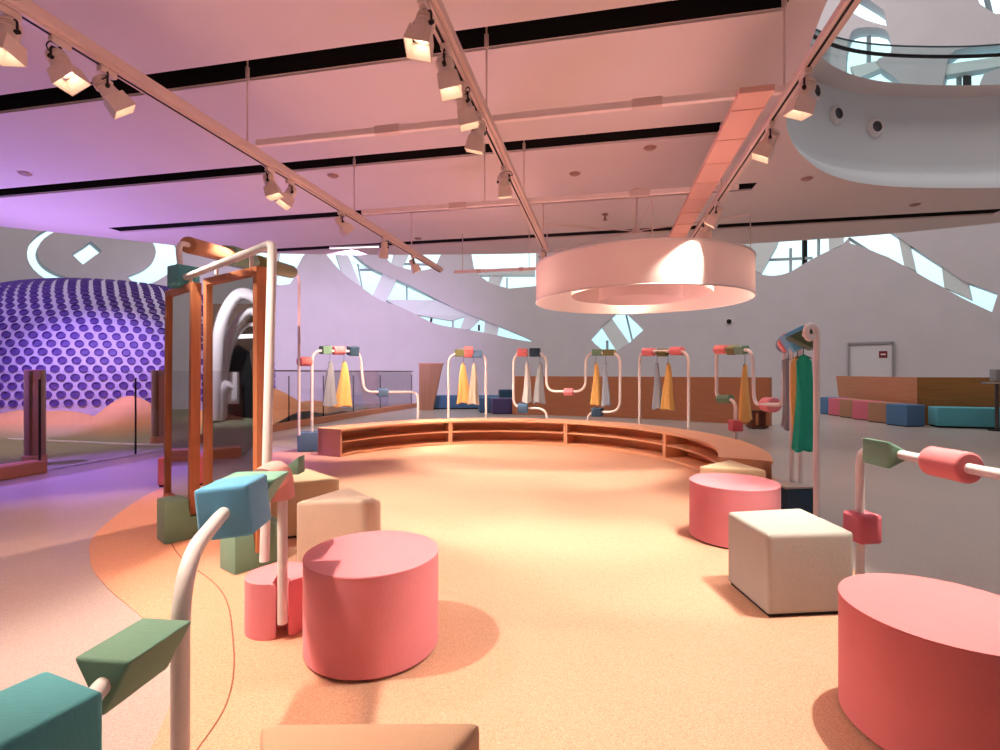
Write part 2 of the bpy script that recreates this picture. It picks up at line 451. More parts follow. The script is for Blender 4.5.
window(7, spl(H7, 2), [[(268, 246), (281, 246), (277, 284), (266, 282)]], [], 'window above the tall rack')
for k, o in enumerate((R1, R2, R3)):
    window(8+k, o, [], [], ['left arc of the looped window', 'right arc of the looped window', 'small diamond window inside the loop'][k])
window(11, spl(UP1, 3), [[(850, 66), (876, 60), (884, 66), (856, 78)]], [((868, 30), (868, 62), 0.1, MW)], 'upper floor window behind the glass balustrade, left')
window(12, spl(UP2, 3), [[(942, 64), (1010, 54), (1010, 64), (946, 74)]], [((958, 70), (958, 100), 0.1, MW), ((966, 70), (966, 100), 0.2, DARK)], 'upper floor window behind the glass balustrade, right')
window(13, UP3, [], [((985, -10), (990, 12), 0.1, MW)], 'upper window in the corner of the atrium')
window(14, UP4, [], [], 'narrow upper window above the balustrade')

# ---- lower ceiling: slots, atrium hole, edge
def slot_line(d0, x): return d0 - GA*x
slots = [(4.487, -10.0, 2.32), (6.72, -10.2, 2.82), (8.95, -8.13, 4.1), (11.28, -5.6, 9.3)]
def slot_loop(d0, x0, x1, w=0.13):
    t = Vector((1, -GA, 0)).normalized(); n = Vector((-t.y, t.x, 0))
    a = Vector((x0, slot_line(d0, x0), 0)); b = Vector((x1, slot_line(d0, x1), 0))
    return [a-n*w, b-n*w, b+n*w, a+n*w]
hole_ctrl = [(2.0, 1.6), (2.3, 2.8), (2.64, 4.06), (3.0, 5.0), (3.3, 5.77), (3.6, 6.3), (4.2, 7.0), (5.05, 7.68), (6.0, 8.08), (7.2, 8.22), (8.6, 8.15), (10.2, 7.7), (11.6, 6.4), (12.0, 4.2), (11.0, 1.9), (8.5, 0.6), (5.5, 0.3), (3.0, 0.7)]
hole = smooth_path([(a, b, 0) for a, b in hole_ctrl], 6, True)
edge = smooth_path([(-15, 7.5, 0), (-12.5, 9.2, 0), (-10.3, 10.4, 0), (-8.5, 11.45, 0), (-6.2, 12.65, 0), (-2.5, 12.9, 0), (2, 12.6, 0), (7.2, 11.4, 0), (10, 10.15, 0), (13, 8.2, 0), (16, 5.5, 0)], 6)
outer = edge + [Vector((16, -9, 0)), Vector((-15, -9, 0))]
bm = NB(); add_fill(bm, [outer, hole]+[slot_loop(*s) for s in slots], CZ)
struct('ceiling', bm, CEILM, 'low flat white ceiling with black slots', False)
bm = NB(); add_fill(bm, [outer, hole], 6.08)
struct('ceiling_upper_floor', bm, CEILM, 'upper floor slab above the low ceiling', False)
bm = NB()
cols = [[bm.verts.new(p+Z*CZ), bm.verts.new(p+Z*(CZ+1.68))] for p in edge]
for a, b in zip(cols, cols[1:]): bm.faces.new((a[0], b[0], b[1], a[1]))
struct('trim_2', bm, CEILM, 'front edge of the upper floor slab')
for k, s in enumerate(slots):                # black recess channels with a lilac lip
    L = slot_loop(*s); bm = NB()
    lo = [bm.verts.new(p+Z*CZ) for p in L]; hi = [bm.verts.new(p+Z*(CZ+0.28)) for p in L]
    bm.faces.new(hi)
    for i in range(4): bm.faces.new((lo[i], lo[(i+1) % 4], hi[(i+1) % 4], hi[i]))
    o = struct('ceiling_slot', bm, BLACK, ['nearest long black ceiling slot', 'second long black ceiling slot', 'third long black ceiling slot', 'farthest black ceiling slot by the ceiling edge'][k], False)
    bm = NB(); t = (L[2]-L[3]).normalized(); n = Vector((-t.y, t.x, 0))
    add_bar(bm, L[3]+n*0.035+Z*(CZ-0.01), L[2]+n*0.035+Z*(CZ-0.01), 0.05, 0.03, 0.004)
    obj('slot_lip', bm, CEILM, o, False)

# ---- atrium ring (curved soffit, fascia, glass balustrade)
ctr = Vector((7.4, 4.3, 0))
prof = [(0.0, 0.0), (0.02, 0.07), (0.08, 0.17), (0.17, 0.26), (0.27, 0.32), (0.34, 0.4), (0.36, 0.55), (0.36, 1.68)]
bm = NB(); rows = []
for i, p in enumerate(hole):
    a, b = hole[i-1], hole[(i+1) % len(hole)]
    t = (b-a).normalized(); n = Vector((-t.y, t.x, 0))
    if n.dot(p-ctr) < 0: n = -n
    rows.append((p, n, [bm.verts.new(p + n*q[0] + Z*(CZ+q[1])) for q in prof]))
for i in range(len(rows)):
    a, b = rows[i][2], rows[(i+1) % len(rows)][2]
    for k in range(len(prof)-1): bm.faces.new((a[k], b[k], b[k+1], a[k+1]))
struct('trim_3', bm, mat('fascia_paint', rgb(230, 234, 238), 0.6, var=0.006, scale=1), 'rounded white fascia around the atrium opening')
ring = [p+n*0.42 for p, n, _ in rows]
t_ = thing('glass_balustrade', 'curved glass balustrade with dark handrail on the upper floor at top right', 'balustrade', (7.4, 8.4, 6.08))
seg = 9
for s in range(0, len(ring), seg):
    q = [ring[(s+k) % len(ring)] for k in range(seg+1)]
    bm = NB(); add_sheet(bm, [q[0]*0.97+q[1]*0.03]+q[1:-1]+[q[-1]*0.97+q[-2]*0.03], 5.98, 6.98, 0.02); obj('glass_panel', bm, BGLASS, t_, False)
bm = NB(); add_tube(bm, [p+Z*6.98 for p in ring]+[ring[0]+Z*6.98], 0.014, 8, False); obj('top_rail', bm, mat('rail_green', rgb(70, 96, 100), 0.4), t_)
inner = [p+n*0.34 for p, n, _ in rows]
bm = NB(); add_tube(bm, [p+Z*6.76 for p in inner]+[inner[0]+Z*6.76], 0.03, 10, False)
obj('handrail', bm, DARK, t_)
for k, (px, py) in enumerate(((813, 92), (836, 115), (870.5, 128))):
    best = min(rows, key=lambda r: abs(CX+F*(r[0]+r[1]*0.36).x/(r[0]+r[1]*0.36).y-px) if (r[0].y > 4.5 and r[0].x < 7) else 1e9)
    p = best[0]+best[1]*0.36; z = EYE+(HY-py)*p.y/F
    c = Vector((p.x, p.y, z)); ax = -best[1]
    t2 = thing('air_nozzle', ['round white air nozzle half behind the track, nearest of three on the fascia', 'middle round white air nozzle on the fascia', 'right round white air nozzle on the fascia'][k], 'air nozzle', c, 'air nozzles on the atrium fascia')
    bm = NB(); add_lathe(bm, c, [(0.15, 0.0), (0.155, 0.02), (0.14, 0.05), (0.11, 0.075), (0.09, 0.06)], 28, ax); obj('nozzle_ring', bm, WHITE, t2)
    bm = NB(); add_lathe(bm, c, [(0.09, 0.06), (0.075, 0.02), (0.0, 0.012)], 28, ax); obj('nozzle_throat', bm, mat('nozzle_dark', rgb(90, 90, 96), 0.6), t2)

# ---- small ceiling fittings
for k, (px, py, lb) in enumerate(((575, 173, 'left of the pair above the pendant'), (650, 147, 'right of the pair above the pendant'), (25, 173, 'in the lilac part at far left'), (333, 175, 'between the left and middle tracks'),
                     (807, 178, 'beside the curved soffit'), (915, 204, 'at far right under the soffit'), (418, 238, 'near the far end of the left track'))):
    c = Pz(px, py, CZ)
    t2 = thing('smoke_detector', 'small round ceiling detector ' + lb, 'detector', c, 'small ceiling detectors')
    bm = NB(); add_lathe(bm, c, [(0.085, 0), (0.085, -0.012), (0.06, -0.03), (0.0, -0.032)], 20); obj('detector_body', bm, mat('detector_grey', rgb(170, 130, 120), 0.5), t2)
    bm = NB(); add_lathe(bm, c, [(0.1, 0.0), (0.1, -0.006), (0.085, -0.008)], 20); obj('detector_rim', bm, CEILM, t2)
c = Pz(605, 214, CZ)
t2 = thing('pendant_speaker', 'small dark sprinkler head on the ceiling above the pendant ring', 'sprinkler', c)
bm = NB(); add_lathe(bm, c, [(0.06, 0), (0.06, -0.02), (0.02, -0.03), (0.02, -0.1), (0.05, -0.12), (0.0, -0.125)], 16); obj('sprinkler_body', bm, mat('detector_grey', rgb(170, 130, 120), 0.5), t2)
t2.name = 'sprinkler_head'
a, b = Pz(330, 247.5, CZ-0.02), Pz(386, 245.5, CZ-0.02)
t2 = thing('linear_ceiling_light', 'bright white linear light along the ceiling edge', 'ceiling light', (a+b)/2)
bm = NB(); add_bar(bm, a, b, 0.09, 0.04, 0.005); obj('light_housing', bm, WHITE, t2, False)
bm = NB(); add_bar(bm, a-Z*0.022, b-Z*0.022, 0.07, 0.012); obj('diffuser', bm, emitter('strip_glow', (1, 0.93, 0.97, 1), 2.2), t2, False)

# ================================================================== TRACKS, CROSSBARS, SPOTLIGHTS
TZ = 3.58
tdir = Vector((GA, 1, 0)).normalized()
tracks = {'left': (-2.87-GA*3.21, 1.6, 10.9), 'middle': (-0.44-GA*2.95, 1.2, 9.0), 'right': (2.05-GA*2.95, 1.6, 8.3)}
def tx(c, d): return Vector((c+GA*d, d, TZ))
TL = {'left': 'long pink-lit lighting track on the left', 'middle': 'lighting track running to the pendant from the top middle', 'right': 'lighting track with a wide pink tray on the right'}
for nm, (c, d0, d1) in tracks.items():
    t2 = thing('lighting_track', TL[nm], 'lighting track', tx(c, (d0+d1)/2), 'lighting tracks under the ceiling')
    bm = NB(); add_bar(bm, tx(c, d0), tx(c, d1), 0.07, 0.05, 0.005); add_bar(bm, tx(c, d0)+V(0.05, 0, 0.03), tx(c, d1)+V(0.05, 0, 0.03), 0.04, 0.07, 0.004)
    obj('rail', bm, TRACKM, t2, False)
    bm = NB(); add_bar(bm, tx(c, d0)-Z*0.026, tx(c, d1)-Z*0.026, 0.018, 0.006); obj('conductor_slot', bm, BLACK, t2, False)
    for s in slots[:3]:
        d = (s[0]-GA*c)/(1+GA*GA)
        if d0 < d < d1:
            p = tx(c, d); bm = NB(); add_cyl(bm, p+Z*0.02, Vector((p.x, p.y, CZ+0.1)), 0.009, 8)
            add_cyl(bm, Vector((p.x, p.y, CZ-0.1)), Vector((p.x, p.y, CZ+0.02)), 0.02, 10); add_cyl(bm, p, p+Z*0.08, 0.018, 10)
            obj('hanging_rod', bm, TRACKM, t2)
    if nm == 'right':
        bm = NB(); a = tx(c, 3.95)+V(-0.24, 0, 0.04); b = tx(c, 8.3)+V(-0.24, 0, 0.04)
        add_bar(bm, a, b, 0.26, 0.05, 0.004)
        for k in range(8):
            q = a.lerp(b, (k+0.5)/8); add_box(bm, q-Z*0.028, (0.27, 0.02, 0.008), -0.2)
        obj('cable_tray', bm, mat('tray_pink', rgb(226, 176, 164), 0.5, var=0.01), t2, False)
for k, (s, x0, x1) in enumerate(((slots[0], -2.4, 2.35), (slots[1], -1.95, 2.9), (slots[3], -1.0, 0.9))):
    lb = ['white crossbar nearest the camera linking the three tracks', 'second white crossbar linking the three tracks', 'farthest short white crossbar at the end of the left track'][k]
    a = Vector((x0, slot_line(s[0], x0), TZ+0.075)); b = Vector((x1, slot_line(s[0], x1), TZ+0.075))
    if k == 2: a.z = b.z = TZ; a.y -= 0.5; b.y -= 0.5
    t2 = thing('ceiling_crossbar', lb, 'crossbar', (a+b)/2, 'white crossbars under the ceiling')
    bm = NB(); add_bar(bm, a, b, 0.05, 0.06, 0.005); obj('bar', bm, mat('crossbar_white', rgb(246, 230, 226), 0.4, var=0.005), t2, False)
    m_ = (a+b)/2
    for q in (0.26, 0.74):
        bm = NB(); add_bar(bm, a.lerp(b, q), a.lerp(b, q+0.05), 0.07, 0.075, 0.004); obj('joint_sleeve', bm, TRACKM, t2, False)
    for q in ((), (0.36,), (0.1, 0.85))[k]:
        p = a.lerp(b, q); bm = NB(); add_cyl(bm, p, Vector((p.x, p.y, CZ+0.1)), 0.008, 8); obj('hanging_rod', bm, TRACKM, t2)

def spot_head(p, aim, label, wide=1.0, lit=None):
    """adapter, stem, yoke, round back housing, square snoot with glowing lens"""
    p = Vector(p); aim = Vector(aim)
    t2 = thing('track_spotlight', label, 'spotlight', p, 'track spotlights')
    bm = NB(); add_box(bm, p-Z*0.03, (0.05, 0.14, 0.05), -0.2, 0.006); obj('adapter', bm, LAMPM, t2, False)
    piv = p-Z*0.17
    z = (aim-piv).normalized(); side = z.cross(Z).normalized()
    bm = NB(); add_cyl(bm, p-Z*0.05, p-Z*0.085, 0.012, 8)
    add_tube(bm, fillet([piv+side*0.075, piv+side*0.075+Z*0.085, piv-side*0.075+Z*0.085, piv-side*0.075], 0.03, 4), 0.008, 8)
    add_cyl(bm, piv+side*0.09, piv+side*0.055, 0.016, 10); add_cyl(bm, piv-side*0.09, piv-side*0.055, 0.016, 10)
    obj('yoke', bm, DARK, t2)
    bm = NB(); add_lathe(bm, piv-z*0.1, [(0.0, 0.0), (0.045, 0.0), (0.055, 0.012), (0.062, 0.1), (0.075, 0.17), (0.072, 0.175)], 24, z)
    for k in range(3): add_lathe(bm, piv-z*0.1, [(0.058+0.002*k, 0.03+k*0.02), (0.068+0.002*k, 0.032+k*0.02), (0.068+0.002*k, 0.038+k*0.02), (0.058+0.002*k, 0.04+k*0.02)], 24, z)
    hs_ = obj('housing', bm, LAMPM, t2)
    bm = NB(); x, y, zz = frame_of(z)
    w0, w1, L = 0.075, 0.088*wide, 0.13
    o = piv+z*0.06
    for (wa, wb) in ((w0, w1), (w0-0.006, w1-0.006)):
        pass
    def ringq(w, h): return [bm.verts.new(o+z*h+x*sx*w+y*sy*w) for sx, sy in ((-1, -1), (1, -1), (1, 1), (-1, 1))]
    A, B, C, D = ringq(w0, 0), ringq(w1, L), ringq(w1-0.006, L), ringq(w0-0.006, 0.01)
    for r0, r1 in ((A, B), (B, C), (C, D)):
        for k in range(4): bm.faces.new((r0[k], r0[(k+1) % 4], r1[(k+1) % 4], r1[k]))
    sn = obj('snoot', bm, LAMPM, t2, False)
    bm = NB(); add_lathe(bm, piv+z*0.072, [(0.0, 0.0), (0.05, 0.0), (0.058, -0.004)], 24, z); obj('lens', bm, LENS, hs_)
    bm = NB(); q = piv-z*0.06+side*0.05
    add_tube(bm, smooth_path([p-Z*0.05+side*0.02, p-Z*0.06+side*0.08, p-Z*0.11+side*0.11, q], 5), 0.005, 6); obj('power_cord', bm, BLACK, t2)
    t2.scale = (0.86, 0.86, 0.86)
    if lit:
        col, W, ang = lit
        ld = bpy.data.lights.new('spot_beam', 'SPOT'); ld.color = col; ld.energy = W; ld.spot_size = math.radians(ang); ld.spot_blend = 0.55
        ld.shadow_soft_size = 0.04
        lo = bpy.data.objects.new('spot_beam', ld); COL.objects.link(lo)
        lo.location = piv+z*0.2
        lo.rotation_euler = z.to_track_quat('-Z', 'Y').to_euler()
WARM = (1.0, 0.86, 0.69); ORNG = (1.0, 0.68, 0.50); PEACH = (1.0, 0.53, 0.34); PNK = (1.0, 0.62, 0.54)
cL, cM, cR = tracks['left'][0], tracks['middle'][0], tracks['right'][0]
def dpx(c, px): return c/((px-CX)/F-GA)
heads = [
 (cL, 8, (-3.0, 2.4, 0), 'track spotlight at the far left edge, nearest on the left track', (PEACH, 250, 84)),
 (cL, 60, (-0.9, 3.2, 0), 'second spotlight from the near end of the left track, glowing reflector', (WARM, 120, 50)),
 (cL, 107, (-0.7, 5.4, 0), 'third spotlight on the left track with white lit snoot', (WARM, 380, 54)),
 (cL, 270, (-1.3, 5.4, 0), 'spotlight over the dotted wall side, fourth on the left track', (WARM, 460, 56)),
 (cL, 290, (-3.7, 4.5, 0), 'spotlight turned away just behind the fourth on the left track', (PEACH, 400, 60)),
 (cL, 341, (0.3, 8.6, 0.2), 'spotlight above the tall rack corner, sixth on the left track', (WARM, 620, 64)),
 (cL, 384, (-2.5, 9.6, 0.4), 'small spotlight seventh along the left track', (ORNG, 620, 70)),
 (cL, 413, (-0.2, 9.9, 0.5), 'farthest small spotlight on the left track', (ORNG, 560, 70)),
 (cM, 380, (0.3, 1.6, 0), 'spotlight cut by the top edge of the photo on the middle track', None),
 (cM, 424, (-1.1, 2.2, 0), 'large spotlight second on the middle track', None),
 (cM, 446, (0.4, 3.3, 0), 'spotlight with a visible round lens third on the middle track', None),
 (cM, 464, (0.6, 4.3, 0), 'fourth spotlight on the middle track', None),
 (cM, 478, (-0.9, 5.0, 0), 'fifth spotlight on the middle track before the crossbar slot', None),
 (cM, 504, (0.3, 6.0, 0), 'sixth spotlight on the middle track pointing straight down', (PNK, 60, 80)),
 (cM, 543, (1.4, 9.6, 0.4), 'farthest spotlight on the middle track by the pendant', (ORNG, 640, 74)),
 (cR, 805, (1.35, 4.2, 0), 'large spotlight on the right track in front of the white fascia', (WARM, 220, 54)),
 (cR, 770, (0.7, 5.2, 0), 'third spotlight on the right track below the tray', (WARM, 330, 56)),
 (cR, 717, (0.9, 7.6, 0), 'left one of the paired spotlights above the pendant', (WARM, 480, 60)),
 (cR, 708, (3.0, 11.0, 0.3), 'far one of the paired spotlights above the pendant', (ORNG, 420, 74)),
]
for c, px, aim, lb, lit in heads:
    d = dpx(c, px); spot_head(tx(c, d)-Z*0.025, aim, lb, 1.0, lit)

# ================================================================== ROUND PENDANT
DC = Vector((2.30, 8.3, 0)); R0 = 1.70
pend = thing('round_pendant', 'huge round white fabric pendant ring hanging under the ceiling', 'pendant lamp', (DC.x, DC.y, 2.55))
def translucent(name, col, w=0.5):
    m = bpy.data.materials.new(name); m.use_nodes = True; nt = m.node_tree; nt.nodes.remove(nt.nodes['Principled BSDF'])
    a = nt.nodes.new('ShaderNodeBsdfDiffuse'); b = nt.nodes.new('ShaderNodeBsdfTranslucent'); a.inputs[0].default_value = col; b.inputs[0].default_value = col
    n = nt.nodes.new('ShaderNodeTexNoise'); n.inputs['Scale'].default_value = 120
    tc = nt.nodes.new('ShaderNodeTexCoord'); nt.links.new(tc.outputs['Object'], n.inputs['Vector'])
    bp = nt.nodes.new('ShaderNodeBump'); bp.inputs['Strength'].default_value = 0.1; nt.links.new(n.outputs['Fac'], bp.inputs['Height']); nt.links.new(bp.outputs['Normal'], a.inputs['Normal'])
    mx = nt.nodes.new('ShaderNodeMixShader'); mx.inputs[0].default_value = w
    nt.links.new(a.outputs[0], mx.inputs[1]); nt.links.new(b.outputs[0], mx.inputs[2]); nt.links.new(mx.outputs[0], nt.nodes['Material Output'].inputs['Surface'])
    return m
SHADE = translucent('pendant_fabric', rgb(250, 238, 236), 0.5)
def band(r, z0, z1, th=0.012):
    b = NB(); add_lathe(b, (DC.x, DC.y, 0), [(r, z0), (r, z1), (r-th, z1), (r-th, z0), (r, z0)], 96); return b
obj('outer_shade', band(R0, 2.56, 3.15), SHADE, pend)
obj('inner_shade', band(1.12, 2.66, 3.1), SHADE, pend)
obj('core_shade', band(0.66, 2.58, 3.0), SHADE, pend)
for nm_, z in (('bottom_hoop', 2.56), ('top_hoop', 3.15)):
    b = NB(); add_tube(b, [Vector((DC.x+R0*math.cos(t*PI/48), DC.y+R0*math.sin(t*PI/48), z)) for t in range(97)], 0.013, 8, False); obj(nm_, b, WHITE, pend)
b = NB(); add_lathe(b, (DC.x, DC.y, 0), [(0.0, 3.0), (0.66, 3.0), (1.12, 3.06), (R0-0.02, 3.12)], 64); obj('diffuser', b, SHADE, pend)
hub = Vector((DC.x-0.06, DC.y, 3.72))
b = NB(); add_cyl(b, Vector((hub.x+0.02, hub.y, CZ)), hub, 0.016, 10); add_lathe(b, hub-Z*0.06, [(0, 0), (0.06, 0.01), (0.06, 0.1), (0, 0.12)], 16); add_lathe(b, Vector((hub.x+0.02, hub.y, CZ)), [(0.09, 0), (0.09, -0.03), (0.0, -0.04)], 20)
obj('suspension_rod', b, TRACKM, pend)
for k in range(6):
    t = math.radians(20+60*k); e = Vector((DC.x+(R0-0.02)*math.cos(t), DC.y+(R0-0.02)*math.sin(t), 3.66))
    b = NB(); add_cyl(b, hub, e, 0.01, 8); add_cyl(b, e, Vector((e.x, e.y, 3.12)), 0.008, 8); obj('spoke', b, TRACKM, pend)
for k, t in enumerate((200, 330, 80)):
    t = math.radians(t); p = Vector((DC.x+1.38*math.cos(t), DC.y+1.38*math.sin(t), 2.86))
    b = NB(); add_cyl(b, p, p+Z*0.18, 0.045, 14); obj('bulb', b, emitter('bulb_glow', (1, 0.78, 0.5, 1), 5.0), pend)
    ld = bpy.data.lights.new('pendant_bulb', 'POINT'); ld.color = (1, 0.72, 0.52); ld.energy = 24; ld.shadow_soft_size = 0.09
    lo = bpy.data.objects.new('pendant_bulb', ld); COL.objects.link(lo); lo.location = p-Z*0.1

# ================================================================== POUFS
def pouf(name, label, plan, z1, m, z0=0.02, bevel=0.03, group='floor poufs on the stage', seam=True):
    c = Vector((sum(p[0] for p in plan)/len(plan), sum(p[1] for p in plan)/len(plan), 0))
    t2 = thing(name, label, 'pouf', c, group)
    bm = NB(); loc = [(p[0]-c.x, p[1]-c.y) for p in plan]
    smooth = len(plan) > 12
    add_prism(bm, loc, c+Z*z0, X, Y, Z, z1-z0, bevel, 4, 1.0, 'caps' if smooth else None)
    obj('cushion_body', bm, m, t2)
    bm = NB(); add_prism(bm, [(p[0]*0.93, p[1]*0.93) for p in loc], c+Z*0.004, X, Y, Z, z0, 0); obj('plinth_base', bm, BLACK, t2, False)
    if seam:
        bm = NB(); k = 0.5*bevel
        if smooth: path = [Vector((c.x+p[0]*(1-k*0.35), c.y+p[1]*(1-k*0.35), z1-0.006)) for p in loc]
        else:
            path = []
            for i, p in enumerate(loc):
                v = Vector((p[0], p[1], 0)); L = v.length; v = v*(1-0.022/L)
                path.append(Vector((c.x+v.x, c.y+v.y, z1-0.003)))
        if smooth:
            add_tube(bm, path+[path[0]], 0.0035, 6, False); obj('seam_piping', bm, m, t2)
        else: bm.free()
    return t2
def disc(cx, cy, r, n=56): return [(cx+r*math.cos(2*PI*i/n), cy+r*math.sin(2*PI*i/n)) for i in range(n)]
PH = 0.48
pouf('round_pouf', 'round pink pouf in front of the beige wedge pouf on the left', disc(-0.655, 2.59, 0.335), PH, PINK)
pouf('round_pouf', 'big coral round pouf cut by the right edge of the photo', disc(1.73, 1.96, 0.345), PH, CORAL)
pouf('round_pouf', 'round pink pouf behind the grey-white square pouf', disc(1.97, 4.25, 0.35), PH, PINK)
def quad(c, w, h, a):
    ca, sa = math.cos(a), math.sin(a)
    return [(c[0]+x*ca-y*sa, c[1]+x*sa+y*ca) for x, y in ((-w/2, -h/2), (w/2, -h/2), (w/2, h/2), (-w/2, h/2))]
pouf('square_pouf', 'grey-white square pouf on the right of the stage', [(1.515, 2.85), (2.04, 2.9), (2.04, 3.42), (1.5, 3.33)], PH, GREYW)
pouf('wedge_pouf', 'cream wedge pouf between the bench end and the round pink pouf', [(1.945, 4.93), (2.50, 4.72), (2.42, 5.32)], PH, CREAM)
pouf('wedge_pouf', 'beige-grey wedge pouf behind the round pink pouf', [(-1.45, 3.567), (-0.848, 3.62), (-1.22, 4.06)], PH, BEIGE)
pouf('wedge_pouf', 'cream wedge pouf behind the beige one', [(-1.95, 4.14), (-1.38, 4.36), (-1.86, 4.85)], PH, CREAM)
pouf('wedge_pouf', 'peach-beige wedge pouf at the bottom edge of the photo', [(-0.34, 0.80), (-0.045, 1.335), (-0.635, 1.33)], PH, fabric('peach_fabric', rgb(226, 188, 156)))
pouf('square_pouf', 'small coral pouf behind the two standing mirrors', quad((-3.95, 6.35), 0.5, 0.4, 0.2), 0.36, CORAL, group='poufs beyond the stage')

# ================================================================== CURVED BENCH
BC = Vector((-0.07, 6.95, 0)); RI, RO, BH = 2.85, 3.37, 0.46
def arc_slab(bm, r0, r1, a0, a1, z0, z1, n=20, bevel=0):
    rows = []
    for i in range(n+1):
        t = math.radians(a0+(a1-a0)*i/n); c, s = math.cos(t), math.sin(t)
        rows.append([bm.verts.new((BC.x+r*c, BC.y+r*s, z)) for r, z in ((r0, z0), (r1, z0), (r1, z1), (r0, z1))])
    for a, b in zip(rows, rows[1:]):
        for k in range(4): bm.faces.new((a[k], a[(k+1) % 4], b[(k+1) % 4], b[k]))
    bm.faces.new(rows[0]); bm.faces.new(list(reversed(rows[-1])))
    if bevel: bmesh.ops.bevel(bm, geom=[e for e in bm.edges if len(e.link_faces) == 2 and e.calc_face_angle(0) > 1.0], offset=bevel, segments=2, affect='EDGES')
bl = ['leftmost curved wooden bench unit with open shelves, next to the blue block', 'second curved wooden bench unit from the left with open shelves', 'third curved wooden bench unit, back right, with open shelves', 'rightmost curved wooden bench unit ending by the cream wedge pouf']
for k, (a0, a1) in enumerate(((108, 153), (63, 107.8), (21, 62.8), (-29, 20.8))):
    am = math.radians((a0+a1)/2); base = BC+Vector((3.1*math.cos(am), 3.1*math.sin(am), 0))
    t2 = thing('curved_bench', bl[k], 'bench', base, 'curved bench units around the stage')
    bm = NB(); arc_slab(bm, RI-0.02, RO, a0, a1, BH-0.035, BH, 24, 0.006); obj('bench_top', bm, BENCHW, t2)
    bm = NB(); arc_slab(bm, RI, RO-0.01, a0, a1, 0.006, 0.05, 24); obj('bottom_board', bm, BENCHW, t2)
    bm = NB(); arc_slab(bm, RO-0.1, RO-0.012, a0, a1, 0.05, BH-0.035, 24); obj('back_board', bm, BENCHW, t2)
    bm = NB(); arc_slab(bm, RI+0.01, RO-0.1, a0+0.6, a1-0.6, 0.235, 0.255, 24); obj('shelf', bm, BENCHW, t2)
    for e in ((a0, a0+0.6), (a1-0.6, a1)):
        bm = NB(); arc_slab(bm, RI, RO-0.012, e[0], e[1], 0.05, BH-0.035, 2); obj('end_panel', bm, BENCHW, t2, False)
t_ = math.radians(-20); c = BC+Vector((3.0*math.cos(t_), 3.0*math.sin(t_), 0.3215))
t2 = thing('storage_box', 'small dark grey box on the upper shelf at the right bench end', 'box', c-Z*0.066)
bm = NB(); add_box(bm, c, (0.1, 0.12, 0.13), t_, 0.006); obj('box_body', bm, mat('box_grey', rgb(72, 84, 78), 0.6), t2)
bm = NB(); add_box(bm, c+Z*0.066, (0.106, 0.126, 0.012), t_, 0.003); obj('box_lid', bm, mat('box_grey', rgb(72, 84, 78), 0.6), t2)

# ================================================================== RACKS
TR = 0.025
def tube(parent, pts, rad=0.13, r=TR, name='tube_frame'):
    bm = NB(); add_tube(bm, fillet(pts, rad), r, 14); return obj(name, bm, TUBE, parent)
def foam(parent, a, b, kind, w, m, label=None, up=None, h=None, roll=0.0, name=None, bevel=0.014):
    """soft block threaded on the tube from a to b; cross-section by kind"""
    a, b = Vector(a), Vector(b); x, y, z = frame_of(b-a, up)
    if roll:
        c_, s_ = math.cos(roll), math.sin(roll); x, y = x*c_+y*s_, y*c_-x*s_
    h = h or w
    if kind == 'box': poly = rect(w, h)
    elif kind == 'cyl': poly = circ(w/2, 28)
    elif kind == 'hex': poly = circ(w/2, 6)
    elif kind == 'tri': poly = [(-w/2, h*0.42), (0, -h*0.58), (w/2, h*0.42)][::-1]
    elif kind == 'stad':
        r = h/2; e = max(0.001, w/2-r)
        poly = [(e+r*math.cos(t*PI/10-PI/2), r*math.sin(t*PI/10-PI/2)) for t in range(11)]+[(-e+r*math.cos(t*PI/10+PI/2), r*math.sin(t*PI/10+PI/2)) for t in range(11)]
    bm = NB(); add_prism(bm, poly, a, x, y, z, (b-a).length, bevel, 3, 1.0, 'caps' if kind in ('cyl', 'stad') else None)
    nm = name or {'box': 'foam_block', 'cyl': 'foam_roll', 'hex': 'foam_hexagon', 'tri': 'foam_wedge', 'stad': 'foam_roll'}[kind]
    o = obj(nm, bm, m, parent)
    if label: o['label'] = label
    return o

# ---- A: low rack in the left foreground
p0 = V(-0.92, 1.45, 0.0); p1 = V(-0.92, 1.45, 0.845); p2 = V(-1.085, 1.98, 0.85); p3 = V(-1.135, 2.63, 0.85); p4 = V(-1.135, 2.63, 0.09)
A = thing('foam_rack', 'low white tube rack in the left foreground with blue block and pink ring', 'rack', p0)
tube(A, [p0+Z*0.006, p1, p2, p3, p4], [0, 0.22, 0.1, 0.10, 0])
q0 = V(-0.92, 1.45, 0.655); q1 = V(-0.95, 1.2, 0.655); bd = (q1-q0).normalized(); qd = V(-0.38, -0.92, 0).normalized(); q2 = V(-0.915, 1.085, 0.64)
tube(A, [q0, q1, q2, q2+qd*0.5, q2+qd*0.5-Z*0.63], [0, 0.05, 0.05, 0.13, 0], 0.021, 'branch_tube')
d_ = (p2-p1).normalized()
foam(A, p2-d_*0.02, p2+(p3-p2).normalized()*0.2, 'box', 0.205, BLUE, 'bright blue foam block', roll=-0.1, bevel=0.018)
dd = (p3-p2).normalized()
foam(A, p2+dd*0.205, p2+dd*0.40, 'tri', 0.25, MINT, 'mint green foam wedge', h=0.2)
bm = NB(); R_ = 0.1
add_tube(bm, fillet([p2+dd*0.42+V(-0.02, 0, 0.02), p3+V(-0.022, 0, 0.025), p3+V(-0.012, 0, -0.11)], 0.12, 10), 0.072, 20); o = obj('foam_ring', bm, SALMON, A); o['label'] = 'pink foam elbow wrapped around the bend'
